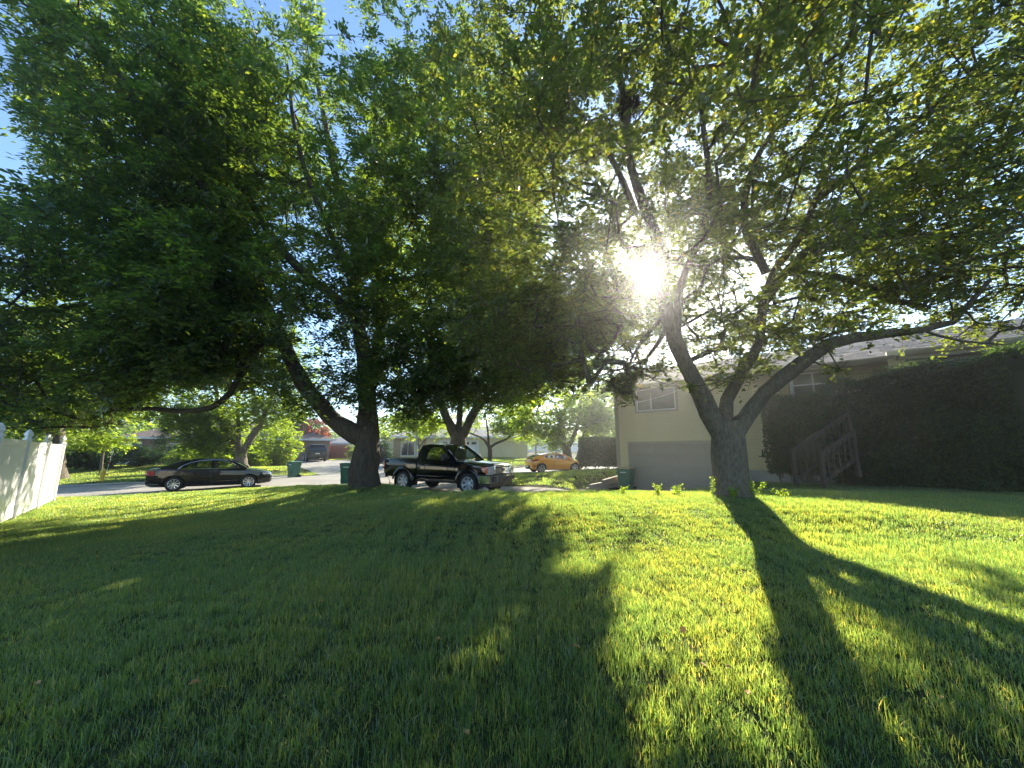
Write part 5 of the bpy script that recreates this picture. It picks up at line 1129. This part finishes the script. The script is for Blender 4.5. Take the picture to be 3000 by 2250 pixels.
# ------------------------------------------------------------------ hedges
def hedge(name, label, path, h0, h1, th, n, leafm, seed, L=.085, W=.034, bottom=.0, lump=.28, carve=None, core=True):
    rs = np.random.RandomState(seed); path = np.array(path, float); seg = np.linalg.norm(np.diff(path, axis=0), axis=1); cum = np.concatenate([[0], np.cumsum(seg)]); T = cum[-1]
    def pt(s):
        i = np.clip(np.searchsorted(cum, s) - 1, 0, len(seg) - 1); f = (s - cum[i]) / seg[i]; p = path[i] + (path[i + 1] - path[i]) * f[:, None]; d = unit(path[i + 1] - path[i]); return p, np.stack([d[:, 1], -d[:, 0]], 1)
    b = np.array([path[0][0], path[0][1], gz1(*path[0])]); t = thing(name, label, 'hedge', tuple(b))
    u = rs.rand(n); s = rs.uniform(-.05, T + .05, n); p, nn = pt(np.clip(s, 0, T)); Hh = h0 + (h1 - h0) * s / T; g = gz(p[:, 0], p[:, 1])
    dep = np.where(u < .80, np.abs(rs.randn(n)) * .06, rs.rand(n) * th * .5); face = rs.rand(n); side = np.ones(n); top = face > .76; back = face < .1; side[back] = -1
    z = np.where(top, Hh - dep, bottom + rs.rand(n) * (Hh - bottom)); o = np.where(top, rs.uniform(-.5, .5, n) * th, side * (th / 2 - dep))
    rnd = np.clip((z - (Hh - .35)) / .35, 0, 1); o = o * (1 - .35 * rnd ** 2 * ~top)
    lmp = np.zeros(n)
    for _ in range(5): kk = rs.randn(2) * 2.4; lmp += np.sin(s * kk[0] + z * kk[1] + rs.rand() * 6)
    o = o + lmp * lump * .35 * np.sign(o) * ~top; z = z + lmp * lump * .25 * top + np.where(top, rs.exponential(.05, n), 0)
    P = np.stack([p[:, 0] + nn[:, 0] * o, p[:, 1] + nn[:, 1] * o, g + z], 1); e = (s - np.clip(s, 0, T)); 
    out = np.stack([nn[:, 0] * np.sign(o), nn[:, 1] * np.sign(o), np.where(top, 1.2, .25)], 1); out[top, :2] *= .2
    if carve is not None: k = carve(P, rs); P = P[k]; out = out[k]
    V, Q = leaves(P - b, rs, L, W, .1, .1, out=out * 1.4); obj('foliage', mesh_quads('foliage', V, Q), leafm, t)
    # twigs inside the foliage; the solid core added below stops the light
    m = 260; ss = .2 + rs.rand(m) * (T - .4); p, nn = pt(ss); o = rs.uniform(-.25, .25, m) * th; g = gz(p[:, 0], p[:, 1]); Hm = h0 + (h1 - h0) * ss / T
    P0 = np.stack([p[:, 0] + nn[:, 0] * o * .4, p[:, 1] + nn[:, 1] * o * .4, g - .05 + bottom * .3 + rs.rand(m) * .8 * Hm], 1); P1 = P0 + np.stack([rs.randn(m) * .12, rs.randn(m) * .12, .5 + rs.rand(m) * .5], 1); P1[:, 2] = np.minimum(P1[:, 2], g + Hm - .2)
    V, Q = seg_mesh(P0 - b, P1 - b, np.full(m, .022), np.full(m, .010), 5); obj('stems', mesh_quads('stems', V, Q), 'bark_far', t)
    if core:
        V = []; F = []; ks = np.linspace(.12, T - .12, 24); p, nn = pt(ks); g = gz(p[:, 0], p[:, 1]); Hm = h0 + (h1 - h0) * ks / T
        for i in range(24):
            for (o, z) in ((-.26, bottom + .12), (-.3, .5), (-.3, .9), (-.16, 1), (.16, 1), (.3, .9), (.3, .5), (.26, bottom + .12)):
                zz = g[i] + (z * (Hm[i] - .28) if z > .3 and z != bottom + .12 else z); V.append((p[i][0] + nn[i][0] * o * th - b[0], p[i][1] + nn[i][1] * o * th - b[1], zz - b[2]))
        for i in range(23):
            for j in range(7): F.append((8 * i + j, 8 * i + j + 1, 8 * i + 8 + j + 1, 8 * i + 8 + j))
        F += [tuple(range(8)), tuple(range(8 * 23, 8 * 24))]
        obj('solid_core', mesh_from('solid_core', V, F), 'leaf_dark', t)  # closed dark shape added behind the leaves to block see-through light
    return t
def carve_big(P, rs):
    px, py, ok = proj(P); u = rs.rand(len(P)); k = np.ones(len(P), bool)
    return k & ~((((px - 2900) / 85) ** 2 + ((py - 1310) / 32) ** 2 < 1) & (u > .25))
hL = at(2262, 1420, 13.2); hM = at(2440, 1420, 12.2)
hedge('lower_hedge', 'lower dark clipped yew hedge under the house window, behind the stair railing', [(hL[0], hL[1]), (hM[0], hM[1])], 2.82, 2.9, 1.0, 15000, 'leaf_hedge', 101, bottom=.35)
hA = at(2475, 1430, 12.7); hB = at(2760, 1440, 10.9); hC = at(3080, 1450, 9.2)
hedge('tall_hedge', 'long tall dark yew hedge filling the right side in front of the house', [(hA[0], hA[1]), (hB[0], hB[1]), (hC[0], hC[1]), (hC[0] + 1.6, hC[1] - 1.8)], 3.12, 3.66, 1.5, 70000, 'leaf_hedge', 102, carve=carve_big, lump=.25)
h1_ = at(1700, 1385, 24.5); h2_ = at(1815, 1385, 24)
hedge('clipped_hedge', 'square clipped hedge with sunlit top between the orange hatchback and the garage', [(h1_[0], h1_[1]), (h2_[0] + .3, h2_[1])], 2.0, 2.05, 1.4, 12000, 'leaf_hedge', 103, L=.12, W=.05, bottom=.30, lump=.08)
# picket lattice glimpsed through the gap low in the tall hedge
lp = at(2860, 1335, 10.2); lt = thing('garden_lattice', 'pale wooden pickets glimpsed through the gap low in the tall hedge', 'lattice', (lp[0] + .55, lp[1] + 1.2, gz1(lp[0] + .55, lp[1] + 1.2)), HRZ)
for i in range(9): MB().box(i * .14, i * .14 + .07, 0, .03, .1, 1.55).build('picket', 'trim_tan', lt)
for z in (.3, 1.35): MB().box(-.05, 1.3, .032, .07, z, z + .07).build('rail', 'trim_tan', lt)

# ------------------------------------------------------------------ nest, weeds, twig, fallen leaves
rs = np.random.RandomState(120); n_ = at(1838, 305, 6.85); m = 700; d = unit(rs.randn(m, 3)); ctr = d * np.array([.19, .19, .30]) * (rs.rand(m, 1) ** .4); tdir = unit(np.cross(d, rs.randn(m, 3)) + rs.randn(m, 3) * .35) * rs.uniform(.10, .30, (m, 1))
V, Q = seg_mesh(ctr - tdir, ctr + tdir, np.full(m, .006), np.full(m, .003), 4); no = obj('nest', mesh_quads('nest', V, Q), 'nest', None, tuple(n_)); tag(no, 'dark ragged nest of twigs high in the pear tree left of centre', 'nest')
def weed(label, px, py, Y, h, n, seed, spread=.12):
    p = at(px, py, Y); b = np.array([p[0], p[1], gz1(p[0], p[1]) - .01]); rs = np.random.RandomState(seed); t = thing('weed', label, 'weed', tuple(b), 0, 'weeds along the crest of the lawn'); st = MB(); P = []
    for k in range(n):
        a = rs.rand() * 6.28; hh = h * rs.uniform(.6, 1); tip = np.array([math.cos(a) * spread * rs.rand() * 1.5, math.sin(a) * spread * rs.rand() * 1.5, hh]); pts = [np.zeros(3), tip * .5 + [0, 0, .04], tip]; st.tube(pts, [.005, .004, .002], 5)
        for f in np.linspace(.3, 1, 9): P += [tip * f + rs.randn(3) * .015 for _ in range(3)]
    st.build('stem', 'leaf_street', t); V, Q = leaves(np.array(P), rs, .038, .022, .3, -.1, True); obj('foliage', mesh_quads('foliage', V, Q), 'leaf_light', t)
weed('leafy upright weed against the left side of the grey trunk', 2088, 1440, 7.3, .42, 2, 1, .05)
weed('small leafy weed left of the grey trunk, at the crest of the lawn', 1985, 1452, 7.9, .22, 4, 2)
weed('cluster of round-leaved weeds at the foot of the grey trunk', 2150, 1462, 7.05, .26, 6, 3, .14)
weed('arching weed right of the grey trunk', 2205, 1452, 7.2, .36, 3, 4, .16)
weed('low weed on the crest before the garage door', 1925, 1448, 8.0, .22, 4, 5)
weed('tiny weed before the tan-lidded bin', 1820, 1446, 8.2, .18, 3, 6)
weed('low spreading weed between the trunk and the railing', 2290, 1462, 7.3, .16, 6, 7, .2)
p = at(1140, 1418, 14.2); tw = MB(); z = gz1(p[0], p[1]); tw.tube([(0, 0, 0), (.02, 0, .16), (-.05, 0, .30), (-.02, 0, .42)], [.012, .01, .008, .004], 5); tw.tube([(.0, 0, .12), (.12, 0, .06), (.30, 0, .01), (.42, .02, -.01)], [.012, .011, .009, .006], 5); tw.tube([(-.05, 0, .3), (-.14, 0, .33)], [.006, .003], 5)
tag(tw.build('dead_twig', 'bark_ash', None, None, (p[0], p[1], z)), 'crooked dead twig lying between the big trunk and the pickup', 'twig')
rs = np.random.RandomState(130)
FALLEN = [(118, 2005, 'tan fallen leaf in the dark grass at the far lower left'), (590, 2000, 'reddish fallen leaf in the shaded grass left of centre'), (950, 1760, 'small yellow fallen leaf in shade below the dark sedan'),
  (1335, 1765, 'pale fallen leaf in the shaded grass below the pickup'), (1278, 1872, 'ochre fallen leaf in shade, lower left of the sunlit strip'), (1005, 1690, 'brown fallen leaf in the shade nearest the big trunk'),
  (1110, 1730, 'tiny pale fallen leaf in shade straight below the big trunk'), (1700, 1900, 'upright fallen leaf just left of the sunlit strip'), (2050, 1940, 'orange fallen leaf in the middle of the sunlit strip'),
  (2125, 1950, 'second orange fallen leaf at the right of the sunlit strip'), (2190, 2030, 'dark red fallen leaf low in the sunlit strip'), (1375, 2150, 'tan fallen leaf near the bottom edge, left of the sunlit strip'),
  (1470, 1725, 'white-edged fallen leaf right of the pale one below the pickup'), (2000, 1835, 'bright yellow fallen leaf high in the sunlit strip'), (2750, 2040, 'brown fallen leaf in the shade at lower right')]
for i, (px, py, flabel) in enumerate(FALLEN):
    d = np.array([(px - 1500) / FPX, _c + (py - 1125) / FPX * _s, _s - (py - 1125) / FPX * _c]); q = None
    for tt in np.arange(1.5, 14, .02):
        q = np.array([0, 0, CZ]) + d * tt
        if q[2] < gz1(q[0], q[1]) + .06: break
    n = 1; V, Q = leaves(np.zeros((1, 3)), rs, rs.uniform(.04, .055), .034, 1.6, .1, True, curl=.25); o = obj('fallen_leaf', mesh_quads('fallen_leaf', V, Q), 'leaf_fallen', None, (q[0], q[1], gz1(q[0], q[1]) + .055))
    tag(o, flabel, 'leaf', 'fallen leaves on the lawn')

# ------------------------------------------------------------------ grass
def tuft_mesh(name, size, n, h, w, seed, lean=.5):
    rs = np.random.RandomState(seed); base = np.stack([rs.uniform(-size / 2, size / 2, n), rs.uniform(-size / 2, size / 2, n), np.full(n, -.015)], 1)
    cl = np.sin(base[:, 0] * 19 + seed) + np.sin(base[:, 1] * 23 + seed * 2); hh = h * (.45 + .75 * rs.rand(n) + .12 * cl)[:, None]; a = rs.rand(n) * 6.283; d = np.stack([np.cos(a), np.sin(a), np.zeros(n)], 1); ln = (rs.rand(n, 1) ** 1.4) * lean * 1.5 * hh
    sd = np.stack([-np.sin(a), np.cos(a), np.zeros(n)], 1) * (w * (.6 + .8 * rs.rand(n)))[:, None] / 2
    # turn the blade's flat side about its own axis so that blades face every way
    tw = rs.uniform(-1.2, 1.2, n)[:, None]; sd = sd * np.cos(tw) + d * np.sin(tw) * np.linalg.norm(sd, axis=1, keepdims=True); z = np.array([0, 0, 1.])
    p1 = base + z * hh * .5 + d * ln * .25; p2 = base + z * hh * (1 - .25 * (ln / (hh + 1e-6))) + d * ln
    V = np.stack([base - sd, base + sd, p1 + sd * .85, p1 - sd * .85, p2], 1).reshape(-1, 3); o = (np.arange(n) * 5)[:, None]
    me = bpy.data.meshes.new(name)
    F = np.concatenate([np.concatenate([o, o + 1, o + 2], 1), np.concatenate([o, o + 2, o + 3], 1), np.concatenate([o + 3, o + 2, o + 4], 1)])
    me = mesh_quads(name, V, F); me.materials.append(M['grass_blade']); return me
LOD = [(.40, 1000, .066, .0038), (.40, 700, .066, .0052), (.7, 850, .066, .0095), (1.3, 700, .07, .024)]
protos = []
for li, (s, n, h, w) in enumerate(LOD):
    for v in range(3): protos.append(bpy.data.objects.new('grass_tuft', tuft_mesh('grass_tuft', s * 1.15, n, h, w, li * 10 + v, .55)))
rs = np.random.RandomState(140); PT = []; RT = []; SC = []; ID = []
for li, (r0, r1) in enumerate(((.6, 4.6), (4.6, 9.2), (9.2, 17), (17, 48))):
    s = LOD[li][0] * (.72, .76, .8, .86)[li]; xs = np.arange(-r1 * 1.45, r1 * 1.45, s); ys = np.arange(.4, r1, s); X, Y = np.meshgrid(xs, ys); X = X.ravel() + rs.uniform(-.3, .3, X.size) * s; Y = Y.ravel() + rs.uniform(-.3, .3, Y.size) * s
    k = (Y > r0 - s * .3) & (Y <= r1) & (np.abs(X) < 1.42 * Y + 1.0); X = X[k]; Y = Y[k]; d = paved(X, Y); k = d > .12 + LOD[li][0] * .40
    # keep the tufts out of the houses and hedges
    c, sn = math.cos(-HRZ), math.sin(-HRZ); hx = c * (X - HA[0]) - sn * (Y - HA[1]); hy = sn * (X - HA[0]) + c * (Y - HA[1]); k &= ~((hx > -.3) & (hx < 17.5) & (hy > -.25 - (hx > 9.5) * .5) & (hy < 9))
    k &= np.hypot(X - b1[0], Y - b1[1]) > .55; k &= np.hypot(X - b2[0], Y - b2[1]) > .36
    X = X[k]; Y = Y[k]; Z = gz(X, Y); e = .15; nx = -(gz(X + e, Y) - gz(X - e, Y)) / (2 * e); ny = -(gz(X, Y + e) - gz(X, Y - e)) / (2 * e)
    f = np.zeros(len(X))
    for _ in range(6): kk = rs.randn(2) * 1.3; f += np.sin(X * kk[0] + Y * kk[1] + rs.rand() * 6)
    tall = 1 + .09 * f + .25 * np.exp(-((Y - 8.0) / .9) ** 2) * (np.abs(X - 2.5) < 5) * rs.rand(len(X)); tall = np.clip(tall, .8, 1.6)
    # thin out the worn patch of turf
    PT.append(np.stack([X, Y, Z], 1)); rz = rs.randint(0, 4, len(X)) * PI / 2 + rs.uniform(-.2, .2, len(X)); ca, sa = np.cos(-rz), np.sin(-rz); RT.append(np.stack([ca * -ny - sa * nx, sa * -ny + ca * nx, rz], 1)); SC.append(np.stack([np.ones(len(X)), np.ones(len(X)), tall], 1)); ID.append(li * 3 + rs.randint(0, 3, len(X)))
PT = np.concatenate(PT); RT = np.concatenate(RT); SC = np.concatenate(SC); ID = np.concatenate(ID)
gm = bpy.data.meshes.new('lawn_grass'); gm.vertices.add(len(PT)); gm.vertices.foreach_set('co', PT.astype(np.float32).ravel())
for nm, ty, arr in (('rot', 'FLOAT_VECTOR', RT), ('scl', 'FLOAT_VECTOR', SC)): gm.attributes.new(nm, ty, 'POINT').data.foreach_set('vector', arr.astype(np.float32).ravel())
gm.attributes.new('pick', 'INT', 'POINT').data.foreach_set('value', ID.astype(np.int32)); gm.update()
grass = obj('lawn_grass', gm, 'grass_blade'); tag(grass, 'uncut green lawn grass covering the ground, sunlit in streaks', 'grass', kind='stuff')
ng = bpy.data.node_groups.new('grass', 'GeometryNodeTree'); ng.interface.new_socket('Geometry', in_out='INPUT', socket_type='NodeSocketGeometry'); ng.interface.new_socket('Geometry', in_out='OUTPUT', socket_type='NodeSocketGeometry')
N_ = ng.nodes; L_ = ng.links; gi = N_.new('NodeGroupInput'); go = N_.new('NodeGroupOutput'); jn = N_.new('GeometryNodeJoinGeometry')
def attr(nm, ty): a = N_.new('GeometryNodeInputNamedAttribute'); a.data_type = ty; a.inputs['Name'].default_value = nm; return a.outputs['Attribute']
ar, asc, ap = attr('rot', 'FLOAT_VECTOR'), attr('scl', 'FLOAT_VECTOR'), attr('pick', 'INT')
e2r = N_.new('FunctionNodeEulerToRotation'); L_.new(ar, e2r.inputs[0])
for k, po in enumerate(protos):
    oi = N_.new('GeometryNodeObjectInfo'); oi.inputs['Object'].default_value = po; oi.inputs['As Instance'].default_value = True
    cp = N_.new('FunctionNodeCompare'); cp.data_type = 'INT'; cp.operation = 'EQUAL'; L_.new(ap, cp.inputs[2]); cp.inputs[3].default_value = k
    ip = N_.new('GeometryNodeInstanceOnPoints'); L_.new(gi.outputs[0], ip.inputs['Points']); L_.new(cp.outputs[0], ip.inputs['Selection']); L_.new(oi.outputs['Geometry'], ip.inputs['Instance']); L_.new(e2r.outputs[0], ip.inputs['Rotation']); L_.new(asc, ip.inputs['Scale']); L_.new(ip.outputs[0], jn.inputs[0])
L_.new(jn.outputs[0], go.inputs[0]); grass.modifiers.new('grass', 'NODES').node_group = ng

# ------------------------------------------------------------------ scattering volume added to stand in for glare round the sun
hz = MB().box(-405, 405, -125, 905, -2.5, 22).build('veil', None); m, nt, out = new_mat('glare_veil')
pv = nt.nodes.new('ShaderNodeVolumePrincipled'); pv.inputs['Color'].default_value = (.92, .95, 1, 1); pv.inputs['Density'].default_value = 0.0021; pv.inputs['Anisotropy'].default_value = 0.87
nt.links.new(pv.outputs[0], out.inputs['Volume']); hz.data.materials.append(m); tag(hz, 'thin haze in the evening air', 'veil', kind='stuff')
cy.volume_bounces = 0
